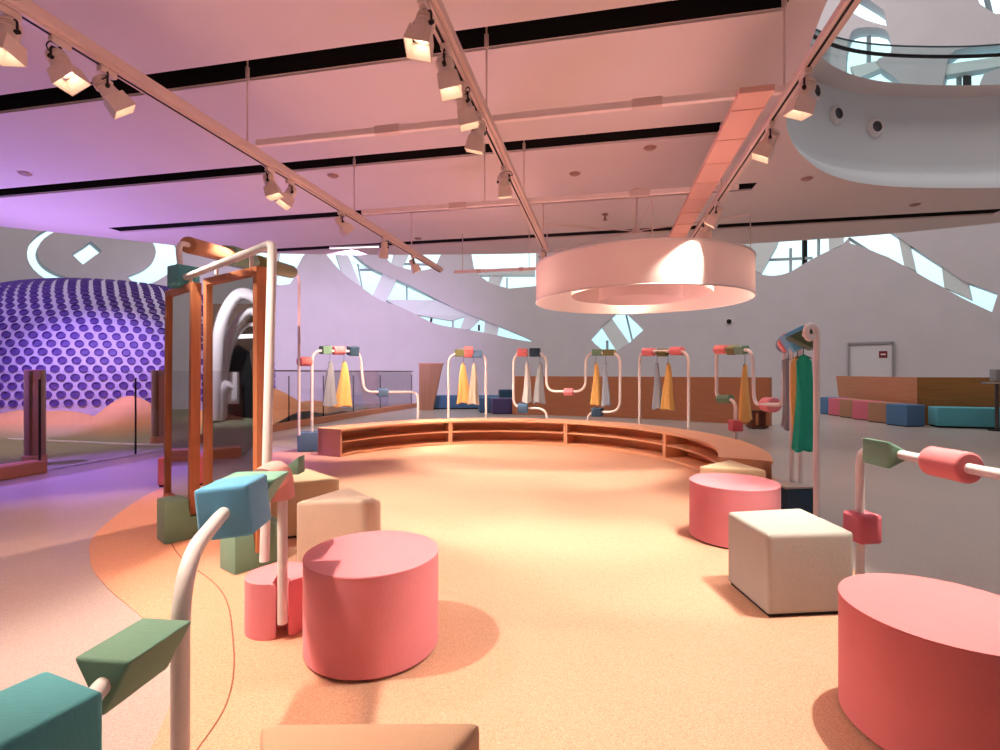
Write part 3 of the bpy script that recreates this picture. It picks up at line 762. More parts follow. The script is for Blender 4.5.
bmesh_b = NB(); add_prism(bmesh_b, [(-0.06, -0.04), (0.06, -0.04), (0.06, 0.06)], p3+V(-0.01, 0.085, 0.035), X, Z, Y, 0.09, 0.008); o = obj('foam_wedge', bmesh_b, GREEN, A); o['label'] = 'dark green foam wedge behind the pink elbow'
foam(A, q1, q0+V(-0.005, -0.045, 0), 'tri', 0.155, GREEN, 'green foam wedge pointing down', h=0.14, bevel=0.01)
foam(A, q2, q2+qd*0.21, 'box', 0.205, TEAL, 'teal foam block at the bottom left corner', h=0.2)
# slotted pink base holding both tube ends
bc = V(-1.215, 2.775, 0)
bm = NB(); pl = []
pr = 0.172
poly = []
for i in range(49):
    t = math.radians(-85.5-90+0) ; pass
a0 = -PI/2+0.16-0.05; 
pts = []
gap = 0.18
for i in range(45):
    t = -PI/2+gap+(2*PI-2*gap)*i/44
    pts.append((pr*1.0*math.cos(t), pr*0.92*math.sin(t)))
pts += [(-0.031, -0.02), (0.031, -0.02)]
ra = 0.5; add_prism(bm, pts, bc+Z*0.006, V(math.cos(ra), math.sin(ra), 0), V(-math.sin(ra), math.cos(ra), 0), Z, 0.29, 0.02, 3, 1.0, 'caps'); o = obj('slotted_base', bm, PINK, A); o['label'] = 'small pink slotted foam base'

# ---- C: tall arched rack over the mirrors
c0 = V(-1.4, 3.1, 0.006); cb = Pd(272, 246, 3.12)
c1 = V(c0.x-0.02, 3.12, 2.19); cend = V(-2.74, 4.38, 2.22)
ceb = V(-2.78, 4.42, 2.2)
up0 = V(-2.775, 4.42, 2.235); up1 = Pd(177, 242, 4.45); far1 = Pd(299, 274, 8.75); far0 = V(far1.x, far1.y, 0.3)
C = thing('foam_rack', 'tall arched tube rack carrying the two standing mirrors', 'rack', (c0.x, c0.y, 0))
tube(C, [V(c0.x+0.03, 2.93, 0.3), V(c0.x, 3.1, 2.19), cend], [0, 0.06, 0], 0.027)
tube(C, [up0-Z*0.08, up1, far1, far0], [0, 0.14, 0.22, 0], 0.024, 'arch_tube')
foam(C, up0+V(0, 0, -0.1), up0+V(0, 0, 0.09), 'box', 0.185, TEAL, 'teal foam block at the rack corner', up=(1, -0.6, 0))
ad = (far1-up1); aL = ad.length; ad.normalize()
def on_arch(px):   # point of the arch bar seen at photo column px
    lo, hi = 0.0, 1.0
    for _ in range(40):
        m_ = (lo+hi)/2; q = up1.lerp(far1, m_)
        if CX+F*q.x/q.y < px: lo = m_
        else: hi = m_
    return up1.lerp(far1, lo)
foam(C, on_arch(188), on_arch(232), 'cyl', 0.155, TAN, 'long tan foam roll')
foam(C, on_arch(228), on_arch(250), 'hex', 0.25, GREEN, 'green hexagonal foam block')
foam(C, on_arch(258), on_arch(291), 'cyl', 0.21, OLIVE, 'long olive foam roll')

# ---- standing mirrors
def mirror(label, near, far, ztop, zbot, lean, basecol):
    near, far = Vector(near), Vector(far)
    t2 = thing('standing_mirror', label, 'mirror', ((near.x+far.x)/2, (near.y+far.y)/2, 0), 'standing mirrors on the tall rack')
    u = (far-near).normalized(); n = Vector((u.y, -u.x, 0))
    if n.dot(Vector((0, -1, 0))) < 0: n = -n
    W = (far-near).length; fw, fd = 0.056, 0.075
    def pt(s, z): return near + u*s + Z*z + u*lean*(1-(z-zbot)/(ztop-zbot))
    bm = NB()
    add_bar(bm, pt(0, zbot), pt(0, ztop), fd, fw, 0.004, up=u) ; obj('frame_post', bm, FRAMEW, t2, False)
    bm = NB(); add_bar(bm, pt(W, zbot), pt(W, ztop), fd, fw, 0.004, up=u); obj('frame_post', bm, FRAMEW, t2, False)
    for z, nm_ in ((ztop-fw/2, 'top_rail'), (zbot+0.05, 'bottom_rail')):
        bm = NB(); add_bar(bm, pt(fw/2, z), pt(W-fw/2, z), fd, fw, 0.004, up=Z); tr_ = obj(nm_, bm, FRAMEW, t2, False) if nm_ == 'bottom_rail' else obj(nm_, bm, FRAMEW, t2, False)
        if nm_ == 'top_rail': top_ = tr_
    bm = NB()
    q = [pt(fw*0.4, zbot+0.06), pt(W-fw*0.4, zbot+0.06), pt(W-fw*0.4, ztop-0.04), pt(fw*0.4, ztop-0.04)]
    A_ = [bm.verts.new(p+n*0.012) for p in q]; B_ = [bm.verts.new(p-n*0.012) for p in q]
    bm.faces.new(A_); bm.faces.new(list(reversed(B_)))
    for k in range(4): bm.faces.new((A_[k], A_[(k+1) % 4], B_[(k+1) % 4], B_[k]))
    obj('mirror_glass', bm, MIRR, t2, False)
    for s in (0.12, W-0.12):
        bm = NB(); add_cyl(bm, pt(s, ztop-0.01), pt(s, ztop+0.09), 0.014, 10); obj('hanger_bracket', bm, WHITE, top_)
    # U-shaped foam foot under the near post
    return t2, u, n, pt
def u_foot(parent, c, u, n, w, d, h, m, slot=0.1, slotd=0.2):
    bm = NB()
    prof_ = [(-w/2, 0), (w/2, 0), (w/2, h), (slot/2, h), (slot/2, h-slotd), (-slot/2, h-slotd), (-slot/2, h), (-w/2, h)]
    add_prism(bm, prof_, c-n*d/2, u, Z, n, d, 0.012, 2); o = obj('foam_foot', bm, SAGE, parent); o['label'] = 'green notched foam foot'
n2, f2 = V(-1.715, 3.60, 0), V(-2.34, 4.06, 0)
n1, f1 = V(-2.56, 4.24, 0), V(-3.06, 4.68, 0)
M2, u, n, pt = mirror('standing wood-framed mirror nearer the camera, reflecting a white arch', n2, f2, 2.15, 0.12, 0.0, None)
u_foot(M2, V(-1.80, 3.665, 0.004), -n, u, 0.36, 0.22, 0.3, GREEN, 0.09, 0.18)
M1, u, n, pt = mirror('standing wood-framed mirror farther left, beside the dotted wall', n1, f1, 2.15, 0.2, 0.05, None)
u_foot(M1, V(-2.64, 4.30, 0.004), -n, u, 0.44, 0.22, 0.345, GREEN, 0.09, 0.17)

# ---- B racks behind the bench
def Rg(px, R=3.78):
    u = (px-CX)/F
    a, b, c = 1+u*u, 2*(0.2*u-6.9), 0.04+6.9*6.9-R*R
    ds = b*b-4*a*c
    return (-b+math.sqrt(max(0, ds)))/(2*a)
def S(px, py, R=3.78): return Pd(px, py, Rg(px, R))
def SF(px, R=3.78):
    d = Rg(px, R); return Vector((Xd(px, d), d, 0.006))
def hx(parent, px, py, kind, wpx, w, m, label=None, hpx=None, R=3.78, roll=0.0, vert=False):
    a, b = (S(px-wpx/2, py, R), S(px+wpx/2, py, R)) if not vert else (S(px, py+wpx/2, R), S(px, py-wpx/2, R))
    return foam(parent, a, b, kind, w, m, label, roll=roll)
B1 = thing('foam_rack', 'stepped tube rack left of the bench on a blue base block', 'rack', SF(312))
tube(B1, [SF(312)+Z*0.3, S(312, 350.5), S(360, 351.5), S(364, 392), S(418, 392), SF(418)], [0, 0.2, 0.17, 0.17, 0.17, 0])
hx(B1, 325.5, 350, 'box', 9, 0.15, GREEN, 'green foam block'); hx(B1, 338.5, 350.5, 'cyl', 11, 0.16, CORAL, 'coral foam roll'); hx(B1, 353, 351, 'box', 9, 0.17, NAVY, 'navy foam block', roll=0.2)
hx(B1, 382.5, 392.5, 'box', 10, 0.14, SLATE, 'slate blue foam block', roll=0.3); hx(B1, 304.5, 361.5, 'cyl', 11, 0.165, CORAL, 'coral foam roll linking two poles')
d = Rg(312); bm = NB(); add_box(bm, V(Xd(308.5, d), d-0.02, 0.172), (0.35, 0.34, 0.33), 0.35, 0.015); o = obj('base_block', bm, SLATE, B1); o['label'] = 'blue foam base block'
B2 = thing('foam_rack', 'narrow arch rack second from the left behind the bench', 'rack', SF(449))
tube(B2, [SF(448.5), S(448.5, 354), S(486, 354), SF(486)], 0.2)
hx(B2, 459.5, 353, 'box', 9, 0.15, OLIVE, 'olive foam block'); hx(B2, 468.5, 352, 'box', 9, 0.19, CORAL, 'coral foam block', roll=0.4); hx(B2, 477, 354, 'box', 10, 0.15, SLATE, 'slate foam block')
B3 = thing('foam_rack', 'double looped tube rack in the middle behind the bench', 'rack', SF(547))
tube(B3, [SF(547), S(547, 408.5), S(513.5, 408), S(513.5, 353), S(546.5, 353), S(546.5, 391.5), S(585.5, 391.5), S(585.5, 353), S(620, 353), S(620, 412), S(587, 412), SF(587)], 0.22)
hx(B3, 522.5, 352.5, 'hex', 10, 0.19, CORAL, 'coral foam hexagon'); hx(B3, 535, 352.5, 'box', 10, 0.18, NAVY, 'navy foam block'); hx(B3, 523, 408, 'box', 10, 0.17, SLATE, 'slate foam block', roll=0.4)
hx(B3, 569, 392, 'hex', 9, 0.17, PINK, 'pink foam hexagon'); hx(B3, 597.5, 352.5, 'box', 9, 0.13, GREEN, 'green foam block'); hx(B3, 609.5, 352.5, 'box', 11, 0.12, OLIVE, 'olive foam block'); hx(B3, 597.5, 412, 'box', 10, 0.16, NAVY, 'navy foam block', roll=0.2)
B4 = thing('foam_rack', 'plain arch rack right of the middle with two pink rolls', 'rack', SF(640))
tube(B4, [SF(639.5), S(639.5, 351.5), S(688.5, 351), SF(688.5)], 0.2)
hx(B4, 649, 352, 'cyl', 11, 0.15, PINK, 'pink foam roll'); hx(B4, 662.5, 352.5, 'box', 10, 0.11, OLIVE, 'olive foam block', roll=0.7); hx(B4, 677, 351, 'cyl', 11, 0.15, CORAL, 'coral foam roll')
# B5 + D: looped rack ending in the tall curl on the right
DN = V(2.70, 4.35, 0)
B5 = thing('foam_rack', 'looped tube rack at the right of the bench with curled end and teal clothes', 'rack', SF(736))
zD = 1.73
dl = Pd(784.5, 345, 6.1); dn = V(2.66, 4.32, zD)
tube(B5, [SF(735.5), S(735.5, 400), S(716.5, 398), S(716.5, 350), S(753, 350), S(754, 404), Pd(784, 405, 6.15), dl, dn+V(0.02, 0.1, 0)], [0, 0.15, 0.12, 0.16, 0.17, 0.17, 0.17, 0.12, 0])
# curl and near pole
dirn = (dn-dl).normalized(); cur = []
ax_ = dirn
cc = dn+V(-0.03, 0.04, 0.0); prp = Vector((0.9, 0.42, 0)).normalized()
for k in range(22):
    t = PI*1.0+k/21*PI*1.55 - PI*0.55
    rad_ = 0.025+0.055*k/21
    cur.append(cc + prp*rad_*-math.cos(t)*1.0 + Z*rad_*math.sin(t)*1.0)
cur = [dn + prp*(0.085*math.cos(t)*f_) + Z*(0.085*math.sin(t)*f_) for t, f_ in [(PI*1.95-k*PI*1.95/16, 0.35+0.65*k/16) for k in range(17)]]
foot = Vector((cur[-1].x, cur[-1].y, 0.006))
bm = NB(); add_tube(bm, cur+[Vector((foot.x+0.0, foot.y, zD-0.1)), foot], 0.026, 14); obj('curl_pole', bm, TUBE, B5)
pA = dl.lerp(dn, 0.58)
for k, off in enumerate(((-0.04, 0.03), (0.02, -0.02))):
    bm = NB(); a = pA+V(off[0], off[1], 0); add_cyl(bm, V(a.x, a.y, 0.2), a, 0.02, 12); obj('support_pole', bm, TUBE, B5)
hx(B5, 722, 349.5, 'hex', 11, 0.16, CORAL, 'coral foam hexagon'); hx(B5, 733, 350, 'box', 9, 0.12, OLIVE, 'olive foam block', roll=0.5); hx(B5, 741.5, 350, 'box', 9, 0.12, GREEN, 'green foam block', roll=0.2)
hx(B5, 725, 399, 'hex', 12, 0.15, GREEN, 'green foam hexagon'); hx(B5, 735.5, 425.5, 'box', 11, 0.16, ROSE, 'rose foam block', vert=True)
foam(B5, Pd(765.5, 404.5, 6.88), Pd(774.5, 405, 6.62), 'cyl', 0.2, PINK, 'pink foam roll', bevel=0.03)
foam(B5, dl.lerp(dn, 0.02), dl.lerp(dn, 0.16), 'cyl', 0.2, SLATE, 'slate foam roll'); foam(B5, dl.lerp(dn, 0.2), dl.lerp(dn, 0.32), 'hex', 0.24, PINK, 'pink foam hexagon')
foam(B5, dl.lerp(dn, 0.40), dl.lerp(dn, 0.66), 'box', 0.2, BLUE, 'blue foam block', roll=0.5); foam(B5, dl.lerp(dn, 0.74), dl.lerp(dn, 0.93), 'tri', 0.24, fabric('deep_green_fabric', rgb(62, 92, 78)), 'deep green foam wedge', h=0.2, roll=2.6)
bm = NB(); add_box(bm, V(2.90, 5.03, 0.139), (0.32, 0.32, 0.265), 0.1, 0.014); bb_ = o = obj('base_block', bm, NAVY, B5); o['label'] = 'dark blue foam base block'
bm = NB(); add_box(bm, V(2.90, 5.03, 0.281), (0.33, 0.33, 0.02), 0.1, 0.006); o = obj('base_pad', bm, GREYW, bb_); o['label'] = 'pale grey top pad'

# ---- E: low rack at right foreground
e0 = V(2.2, 3.08, 0.006); zE = 0.945
E = thing('foam_rack', 'low tube rack at the right edge with green wedge and coral roll', 'rack', e0)
eN = V(2.235, 1.2, zE)
tube(E, [e0, V(2.2, 3.08, zE), eN, V(2.235, 1.2, 0.006)], 0.13)
foam(E, V(2.2, 2.98, zE-0.005), V(2.203, 2.77, zE-0.005), 'tri', 0.155, GREEN, 'green foam wedge', h=0.15, roll=PI/2)
foam(E, V(2.214, 2.59, zE), V(2.222, 2.38, zE), 'cyl', 0.15, CORAL, 'coral foam roll')
foam(E, V(2.205, 3.07, 0.37), V(2.205, 3.07, 0.545), 'box', 0.15, ROSE, 'rose foam block', up=(1, 0.15, 0), bevel=0.025)

# ================================================================== GARMENTS
def garment(label, top, length, w, m, yaw=0.0, seed=0, w0=0.03, dep=0.05, flare=1.6, group='clothes on the far racks'):
    rnd = random.Random(seed); top = Vector(top)
    t2 = thing('hanging_garment', label, 'garment', top, group)
    x = Vector((math.cos(yaw), math.sin(yaw), 0)); y = Vector((-math.sin(yaw), math.cos(yaw), 0))
    bm = NB(); n, R = 36, 16; rings = []
    ph = [rnd.uniform(0, 6.28) for _ in range(4)]
    s0 = 0.15
    for j in range(R+1):
        v = j/R; hw = (w0 + (w/2-w0)*(v**0.75))*(1 if j else 0.45); hd = (0.015+dep*v**1.1)
        ring_ = []
        for k in range(n):
            t = 2*PI*k/n
            f_ = 1+0.16*v*math.sin(5*t+ph[0])+0.08*v*math.sin(9*t+ph[1])
            hem = 0.02*math.sin(2*t+ph[2])*v**4
            ring_.append(bm.verts.new(top - Z*(s0+(length-s0)*v+hem) + x*hw*math.cos(t)*f_ + y*hd*math.sin(t)*f_ + x*0.012*math.sin(4*v+ph[3])))
        rings.append(ring_)
    for a, b in zip(rings, rings[1:]):
        for k in range(n): bm.faces.new((a[k], a[(k+1) % n], b[(k+1) % n], b[k]))
    bm.faces.new(rings[0])
    obj('cloth', bm, m, t2)
    bm = NB(); add_tube(bm, [top+V(0.0, 0, 0.0)+x*0.014*math.cos(t)+Z*(0.018*math.sin(t)+0.012) for t in [PI*1.1-k*PI*1.3/8 for k in range(9)]]+[top-Z*0.03, top-Z*s0], 0.004, 6)
    add_tube(bm, [top-Z*(s0+0.03)-x*w0*1.1, top-Z*(s0-0.005), top-Z*(s0+0.03)+x*w0*1.1], 0.006, 6); obj('clothes_hanger', bm, DARK, t2)
    return t2
def cloth(name, col): return mat(name, col, 0.9, var=0.015, scale=25, bump=0.15, bscale=60, spec=0.2)
CG = cloth('cloth_grey', rgb(150, 160, 172)); CY = cloth('cloth_yellow', rgb(246, 200, 124)); CC = cloth('cloth_cream', rgb(212, 206, 188)); CB = cloth('cloth_bluegrey', rgb(164, 182, 206)); CT = cloth('cloth_teal', rgb(40, 172, 150)); CW = cloth('cloth_white', rgb(200, 202, 204))
def g(px, y0, y1, w, m, label, seed, yaw=0.3, R=3.78):
    p = S(px, y0, R); d = Rg(px, R); garment(label, p-Z*TR, (y1-y0)*d/F, w*d/F, m, yaw, seed)
g(330, 352, 404, 13, CG, 'grey garment on the leftmost rack by the blue base', 1)
g(344, 352, 405, 15, CY, 'yellow garment on the leftmost rack', 2)
g(463.5, 355, 402, 14, CY, 'yellow garment on the narrow arch rack', 3)
g(473.5, 355, 403, 11, CC, 'cream garment on the narrow arch rack', 4)
g(527, 354, 401, 9, CW, 'off-white garment on the left loop of the double rack', 5)
g(540, 354, 402, 12, CG, 'grey garment on the left loop of the double rack', 6)
g(596, 354, 403, 11, CY, 'yellow garment on the right loop of the double rack', 7)
g(605.5, 354, 404, 9, CB, 'blue-grey garment on the right loop of the double rack', 8)
g(657, 353, 407, 11, CB, 'blue-grey garment on the plain arch rack', 9)
g(668, 353, 408, 15, CY, 'yellow garment on the plain arch rack', 10)
g(745, 352, 419, 13, CY, 'long yellow garment on the rack with green blocks', 11)
yd = math.atan2(dirn.y, dirn.x)+PI/2
for k, (t, L, w, m, lb, dp) in enumerate(((0.20, 0.95, 0.12, CG, 'grey garment deepest on the curled rack', 0.05), (0.58, 1.03, 0.1, CY, 'long yellow strip garment on the curled rack', 0.05), (0.80, 1.03, 0.15, CT, 'long teal robe on the curled rack', 0.06))):
    p = dl.lerp(dn, t); garment(lb, p-Z*TR, L, w, m, yd, 20+k, 0.06, dp, group='clothes on the curled rack')

# ================================================================== LEFT: dotted wall, dunes, barrier
DCx, DCy, DA, DB, ZC, ZH = -12.3, 16.0, 4.8, 4.2, 1.0, 3.15
def dw(phi, z):
    t = abs(z-ZC)/ZH; s = (max(0.0, 1-t**2.6))**(1/2.6)
    if z < ZC: s = 1-0.05*((ZC-z)/1.0)**2
    return Vector((DCx+DA*s*math.sin(phi), DCy-DB*s*math.cos(phi), z))
DOT = thing('dotted_wall', 'bulging lilac wall covered with rows of purple round cups', 'feature wall', (DCx, DCy, 0))
bm = NB(); zs = [0, 0.35, 0.7, 1.0]+[ZC+ZH*math.sin(k*PI/2/14) for k in range(1, 15)]
rings = []
for z in zs[:-1]: rings.append([bm.verts.new(dw(2*PI*k/72, z)) for k in range(72)])
for a, b in zip(rings, rings[1:]):
    for k in range(72): bm.faces.new((a[k], a[(k+1) % 72], b[(k+1) % 72], b[k]))
bm.faces.new(rings[-1])
obj('wall_shell', bm, mat('lilac_shell', rgb(206, 196, 226), 0.6, var=0.01, scale=2), DOT)
CUPO = mat('cup_purple', rgb(96, 70, 150), 0.5, var=0.03)
def add_cup(bm, c, n, r=0.092):
    add_lathe(bm, c-n*0.02, [(r, 0.0), (r, 0.06), (r-0.014, 0.064), (r-0.022, 0.03), (0.0, 0.026)], 14, n)
cups = []
z = 0.66; row = 0
while z < ZC+ZH*0.985:
    e_ = 0.01
    mer = (dw(0, min(z+e_, ZC+ZH*0.999))-dw(0, z)).length/e_
    t = abs(z-ZC)/ZH; s = (max(0, 1-t**2.6))**(1/2.6) if z > ZC else 1
    per = 2*PI*math.sqrt((DA*DA+DB*DB)/2)*max(s, 0.3); n = max(12, int(per/0.262))
    for k in range(n):
        phi = 2*PI*(k+0.5*(row % 2))/n
        # equalise spacing roughly around the ellipse
        p = dw(phi, z)
        if p.y > 17.2: continue
        a = dw(phi+0.01, z)-dw(phi-0.01, z); b = dw(phi, min(z+0.01, ZC+ZH*0.999))-dw(phi, z-0.01)
        nn = a.cross(b).normalized()
        if nn.dot(p-Vector((DCx, DCy, ZC))) < 0: nn = -nn
        if nn.dot(V(0, 0, EYE)-p) < -0.5 and p.x > -9: continue
        cups.append((p, nn))
    z += 0.205/max(1.0, mer); row += 1
def seen(c):
    p, nn = c; px = CX+F*p.x/p.y; v = (V(0, 0, EYE)-p)
    f_ = nn.dot(v.normalized())
    return (0 < px < 172 and f_ > 0.1, f_/v.length)
order = sorted(cups, key=lambda c: (-int(seen(c)[0]), -seen(c)[1]))
for p, nn in order[:100]:
    bm = NB(); add_cup(bm, p, nn); obj('cup', bm, CUPO, DOT)
bm = NB()
for p, nn in order[100:]: add_cup(bm, p, nn)
o = obj('cup_rows', bm, CUPO, DOT); o['kind'] = 'stuff'

bline = smooth_path([(-6.9, 4.6, 0), (-6.42, 6.47, 0), (-5.94, 8.5, 0), (-5.55, 10.3, 0), (-5.25, 12.0, 0), (-4.45, 15.5, 0), (-3.25, 20.2, 0)], 10)
def bx_(y):
    for a, b in zip(bline, bline[1:]):
        if a.y <= y <= b.y: return a.x+(b.x-a.x)*(y-a.y)/(b.y-a.y)
    return bline[0].x if y < bline[0].y else bline[-1].x
def bpart(y0, y1, n=10): return [Vector((bx_(y0+(y1-y0)*k/n), y0+(y1-y0)*k/n, 0)) for k in range(n+1)]
# sand mounds and green carpet behind the barrier
peaks = [(-8.35, 11.35, 0.84, 0.5), (-11.1, 11.7, 0.5, 0.75), (-9.8, 11.6, 0.35, 0.5), (-6.15, 13.4, 0.9, 0.75), (-5.6, 15.3, 0.5, 0.7), (-13.4, 11.4, 0.5, 0.6), (-6.9, 12.4, 0.4, 0.7), (-14.6, 7.6, 0.6, 0.9)]
bm = NB(); G = {}
nx, ny = 120, 110
for i in range(nx+1):
    for j in range(ny+1):
        y = 4.6+15.0*j/ny; xr = bx_(y)-0.16; x = xr-13.0*(1-i/nx)
        h = sum(a*math.exp(-((x-px)**2+(y-py)**2)/(2*s*s)) for px, py, a, s in peaks)
        G[i, j] = bm.verts.new((x, y, 0.008+h))
for i in range(nx):
    for j in range(ny):
        q_ = G[i, j].co
        if ((q_.x-DCx)/DA)**2+((q_.y-DCy)/DB)**2 < 0.88 or math.hypot(q_.x, q_.y-2) > WR-0.25: continue
        bm.faces.new((G[i, j], G[i+1, j], G[i+1, j+1], G[i, j+1]))
bmesh.ops.delete(bm, geom=[v for v in bm.verts if not v.link_faces], context='VERTS')
def dune_mat():
    m = mat('dune_carpet', rgb(216, 160, 116), 0.95, var=0.04, scale=40, bump=0.2, bscale=200, spec=0.1)
    nt = m.node_tree; b = nt.nodes['Principled BSDF']
    ramp = nt.nodes['Color Ramp']
    geo = nt.nodes.new('ShaderNodeNewGeometry'); sx = nt.nodes.new('ShaderNodeSeparateXYZ'); nt.links.new(geo.outputs['Position'], sx.inputs[0])
    mr = nt.nodes.new('ShaderNodeMapRange'); mr.inputs[1].default_value = 0.03; mr.inputs[2].default_value = 0.3
    nt.links.new(sx.outputs['Z'], mr.inputs[0])
    mx = nt.nodes.new('ShaderNodeMix'); mx.data_type = 'RGBA'; mx.inputs[6].default_value = rgb(150, 150, 120)
    nt.links.new(mr.outputs[0], mx.inputs[0]); nt.links.new(ramp.outputs['Color'], mx.inputs[7]); nt.links.new(mx.outputs[2], b.inputs['Base Color'])
    return m
o = obj('sand_mounds', bm, dune_mat()); tag(o, 'carpeted sand-coloured mounds behind the glass barrier', 'mound')
bm = NB(); add_tube(bm, smooth_path([(-13.5, 10.95, 0.03), (-10.8, 10.45, 0.03), (-8.6, 9.95, 0.03), (-6.75, 9.55, 0.02), (-6.35, 9.75, 0.02), (-6.2, 10.6, 0.02)], 6), 0.022, 8)
tag(obj('floor_edging', bm, WHITE), 'thin white edging strip on the green carpet behind the glass', 'edging strip')
BR = thing('glass_barrier', 'glass barrier with wooden plinth running along the left side', 'barrier', (-5.9, 8.5, 0))
for y0, y1 in ((4.6, 7.0), (9.9, 20.0)):
    bm = NB(); add_sheet(bm, bpart(y0, y1, 14), 0.004, 0.165, 0.3); obj('plinth', bm, PLINTHW, BR, False)
    if y0 > 8:
        bm = NB(); add_tube(bm, [p+Z*1.43+V(-0.15, 0, 0) for p in bpart(y0, y1, 14)], 0.018, 8); obj('top_rail', bm, mat('bronze', rgb(96, 70, 58), 0.35, metal=0.7), BR)
ys = [4.6, 5.8, 7.05, 8.45, 9.85, 11.2, 12.6, 14.1, 15.7, 17.4, 19.9]
PGL = glass('barrier_glass', (0.95, 0.93, 0.95, 1), 0.02, 0.05)
for y0, y1 in zip(ys, ys[1:]):
    q = [p+V(-0.15, 0, 0) for p in bpart(y0+0.012, y1-0.012, 4)]
    bm = NB(); add_sheet(bm, q, 0.165 if (y1 <= 7.1 or y0 > 9.8) else 0.012, 1.42, 0.015); obj('glass_panel', bm, PGL, BR, False)
    bm = NB(); p = q[-1]; add_bar(bm, p+V(0, 0.006, 0.02), p+V(0, 0.006, 1.3), 0.02, 0.02); obj('panel_post', bm, DARK, BR, False)
BRZ = mat('column_bronze', rgb(160, 124, 104), 0.3, metal=0.2, var=0.02, scale=3)
for k, (px, d) in enumerate(((35, 7.55), (159, 9.75))):
    x = Xd(px, d); t2 = thing('barrier_column', ['thick bronze column at far left standing in the glass barrier', 'bronze column beside the farther mirror post'][k], 'column', (x, d, 0.004), 'bronze columns of the barrier')
    bm = NB(); add_lathe(bm, (x, d, 0), [(0.0, 0.006), (0.125, 0.006), (0.125, 1.42), (0.115, 1.435), (0.0, 1.435)], 32); cs_ = obj('column_shaft', bm, BRZ, t2)
    bm = NB(); add_lathe(bm, (x, d, 0), [(0.14, 0.006), (0.14, 0.16), (0.125, 0.165)], 32); obj('column_collar', bm, PLINTHW, t2)
    bm = NB(); add_bar(bm, V(x+0.05, d-0.118, 0.17), V(x+0.05, d-0.118, 1.41), 0.035, 0.02); obj('glazing_strip', bm, mat('strip_brass', rgb(150, 110, 80), 0.3, metal=0.8), cs_, False)

# white arches far left, seen only in the nearer mirror
AR = thing('white_arch', 'white branching arch structure reflected in the nearer mirror', 'arch', (-14, 5.6, 0))
def mir(px, py, D):
    """the place D metres behind mirror M2 along the reflected ray seen at (px,py)"""
    u = (f2-n2).normalized(); nn = Vector((u.y, -u.x, 0))
    ray = V((px-CX)/F, 1, (HY-py)/F); o_ = V(0, 0, EYE)
    t = (n2-o_).dot(nn)/ray.dot(nn); hit = o_+ray*t
    r = ray - nn*2*ray.dot(nn); r.normalize()
    return hit + r*(D/math.hypot(r.x, r.y))
AD = 11.0
def mpath(pts, r, parent=AR, D=AD, name='arch_limb'):
    bm = NB(); add_tube(bm, smooth_path([mir(a, b, D) for a, b in pts], 6), r, 12); obj(name, bm, WHITE, parent)
mpath([(214, 420), (217, 370), (220, 335), (229, 308), (243, 294), (262, 304), (276, 340), (280, 420)], 0.16)
mpath([(222, 420), (226, 350), (240, 320), (256, 312), (272, 340)], 0.12, D=AD+0.5)
mpath([(226, 420), (229, 360), (242, 330), (256, 326), (268, 350)], 0.06, D=AD+0.8)
mpath([(218, 420), (222, 395), (230, 384)], 0.16, D=AD+0.2)
bm = NB(); w0_, w1_ = mir(205, 400, AD+1.6), mir(290, 400, AD+1.6)
add_sheet(bm, [w0_, w1_], 0.0, 3.4, 0.2); o = obj('backdrop_panel', bm, mat('brown_panel', rgb(104, 78, 62), 0.6), AR, False)
bm = NB(); P = [mir(a, b, AD+1.4) for a, b in ((228, 418), (229, 385), (233, 352), (240, 345), (250, 352), (256, 385), (257, 418))]
pn = (P[0]-P[-1]).cross(Z).normalized()
a = [bm.verts.new(p) for p in P]; c = [bm.verts.new(p+pn*0.08) for p in P]; bm.faces.new(a); bm.faces.new(list(reversed(c)))
for k in range(len(P)): bm.faces.new((a[k], a[(k+1) % len(P)], c[(k+1) % len(P)], c[k]))
obj('dark_doorway', bm, BLACK, AR, False)
bm = NB(); add_bar(bm, mir(226, 337, AD+1.0), mir(256, 336, AD+1.0), 0.1, 0.1); obj('light_bar', bm, emitter('arch_strip', (0.95, 0.97, 1, 1), 2.0), AR, False)
bm = NB(); q0_, q1_ = mir(225, 388, AD+0.9), mir(240, 388, AD+0.9); q0_.z = q1_.z = 0.006
add_sheet(bm, [q0_, q1_], 0.5, 1.4, 0.12); obj('white_counter', bm, WHITE, AR, False)

# ================================================================== BACK: wood walls, poufs, door, benches
def plan_wall(name, label, path, z1, th, m, cat='low wall'):
    o = thing(name, label, cat, (path[0][0], path[0][1], 0))
    bm = NB(); add_sheet(bm, path, 0.004, z1-0.03, th); obj('panel', bm, m, o, False)
    bm = NB(); add_sheet(bm, path, z1-0.03, z1, th+0.0); obj('capping', bm, m, o, False)
    return o
wpath = smooth_path([(0.4, 16.6, 0), (2.4, 16.0, 0), (4.8, 14.8, 0), (6.95, 13.0, 0)], 6)
plan_wall('low_wood_wall', 'long curved low wooden wall behind the racks in the middle', [(p.x, p.y) for p in wpath], 1.26, 0.25, LOWW)
